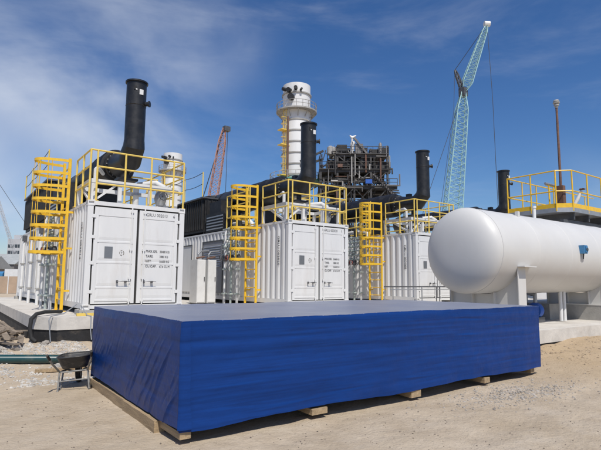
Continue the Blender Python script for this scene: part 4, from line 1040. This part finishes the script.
MB().box(41.0, 42.2, 80.6, 81.6, 29.6, 30.5).build('boom_head', 'dsteel', t)
cable([b1 + Vector((.5, -.4, 0)), b1 + Vector((.3, -.25, -26))], t, .05, name='hoist_rope'); cable([b1, (36.6, 84.6, 9), (35.8, 85.2, 4)], t, .05); cable([b1, (37.6, 83.9, 14), (35.9, 85, 3.5)], t, .04)
t = thing('far_crane', 'thin dark crane lines against the sky at the far left edge', 'crane', (0, 0, 0))
p0 = fw * 110 - rt * 61.6; crawler(t, 'dsteel', (p0.x, p0.y))
lattice('main_boom', p0 + Vector((0, 0, 2)), p0 - rt * 9.5 + Vector((0, 0, 27)), .6, .4, 18, 'tower', t, .04, .018)
cable([p0 - rt * 9.5 + Vector((0, 0, 27)), p0 + rt * 1.5 + Vector((0, 0, 12)), p0 + rt * 3.5 + Vector((0, 0, 3))], t, .05)

# ------------------------------------------------------------------ far left: hoarding, trailer, sheds, tower
def atfr(f, r, z=0): p = fw * f + rt * r; return (p.x, p.y, z)
t = thing('site_hoarding', 'tan hoarding fence with white posts at the far left', 'fence', atfr(58, -38.5), R(53.98 - 90))
for k in range(7): MB().box(-6 + k * 1.75, -4.32 + k * 1.75, -.03, .03, .05, 2.0).build('panel', 'hoard', t)
for k in range(8): MB().box(-6.08 + k * 1.75, -5.98 + k * 1.75, -.10, -.031, 0, 2.12).build('post', 'white2', t)
t = thing('covered_trailer', 'blue covered trailer parked behind the tan hoarding', 'trailer', atfr(66, -41.5), R(53.98 - 90))
MB().box(-4, 2.6, -1.1, 1.1, 1.0, 1.25).build('chassis', 'dsteel', t)
m = MB(); 
for i in range(9):
    a = math.pi * i / 8
    m.v += [(-4, -1.15 * math.cos(a), 1.26 + 1.15 + .3 * math.sin(a)), (2.6, -1.15 * math.cos(a), 1.26 + 1.15 + .3 * math.sin(a))]
m.v += [(-4, 1.15, 1.26), (2.6, 1.15, 1.26), (-4, -1.15, 1.26), (2.6, -1.15, 1.26)]
nn = 11
m.f = [(2 * i, 2 * i + 1, 2 * ((i + 1) % nn) + 1, 2 * ((i + 1) % nn)) for i in range(nn)] + [tuple(2 * i for i in range(nn)), tuple(2 * i + 1 for i in reversed(range(nn)))]
m.build('cover', 'lblue', t)
for x in (-3, -1.8, 1.6): MB().lathe([(.1, -1.2), (.5, -1.2), (.5, -.9), (.1, -.9)], (x, 0, .5), 'y', 16, False).build('wheel', 'rubber', t)
MB().box(2.8, 4.6, -1.1, 1.1, .7, 3.0).build('cab', 'white2', t)
for k, (f, r, w, d, h, rh) in enumerate(((92, -59.5, 7, 8, 3.6, 2.4), (100, -58.5, 6, 8, 4.6, 2.2))):
    t = thing('site_shed', ['low site shed with a grey sheet roof at the far left, nearer one', 'site shed with a grey sheet roof at the far left, behind the nearer one'][k], 'shed', atfr(f, r), R(53.98 - 90))
    MB().box(-w / 2, w / 2, -d / 2, d / 2, 0, h).build('wall', 'structg', t)
    m = MB(); m.add([(-w / 2 - .3, -d / 2 - .3, h), (w / 2 + .3, -d / 2 - .3, h), (w / 2 + .3, d / 2 + .3, h), (-w / 2 - .3, d / 2 + .3, h), (-w / 2 - .3, 0, h + rh), (w / 2 + .3, 0, h + rh)], [(0, 1, 5, 4), (2, 3, 4, 5), (0, 4, 3), (1, 2, 5), (0, 3, 2, 1)]); m.build('roof', 'roofg', t, 0)
    for x in (-w / 4, w / 4): MB().box(x - .5, x + .5, -d / 2 - .04, -d / 2 + .01, 1.2, 2.4).build('window', 'glass', t)
t = thing('tower_block', 'pale grey tower block far away at the left edge', 'building', atfr(165, -94.0), R(53.98 - 90))
MB().box(-2.3, 2.3, -3, 3, 0, 15.0).build('wall', 'tower', t); MB().box(-.9, 1.2, -2, 2, 15.0, 16.4).build('roof_house', 'tower', t)
wm = MB().box(-.45, .45, -.06, .02, 0, 1.1).mesh('window', 'glass')
for k in range(6):
    for x in (-1.6, -.55, .55, 1.6): link('window', wm, t, (x, -3.0, 1.6 + k * 2.1))

# small pieces of loose kit on the slab edge
o = MB().box(0, .09, 0, .06, 0, .04).build('loose_clamp', 'dsteel'); o.location = (3.2, 11.95, SZ + .002); tag(o, 'small dark clamp on the slab edge beneath the leftmost container doors', 'clamp')
o = MB().tube((0, 0, .05), (.25, .1, .05), .045, 10).build('loose_pipe', 'dsteel'); o.location = (3.35, 11.90, SZ + .002); tag(o, 'short dark pipe offcut on the slab edge beside the blue crate', 'pipe')
o = MB().box(0, 1.5, -.05, .05, 0, .06).build('slab_batten', 'yellow2'); o.location = (2.55, 12.02, SZ + .002); tag(o, 'thin yellow batten on the slab in front of the leftmost container', 'batten')
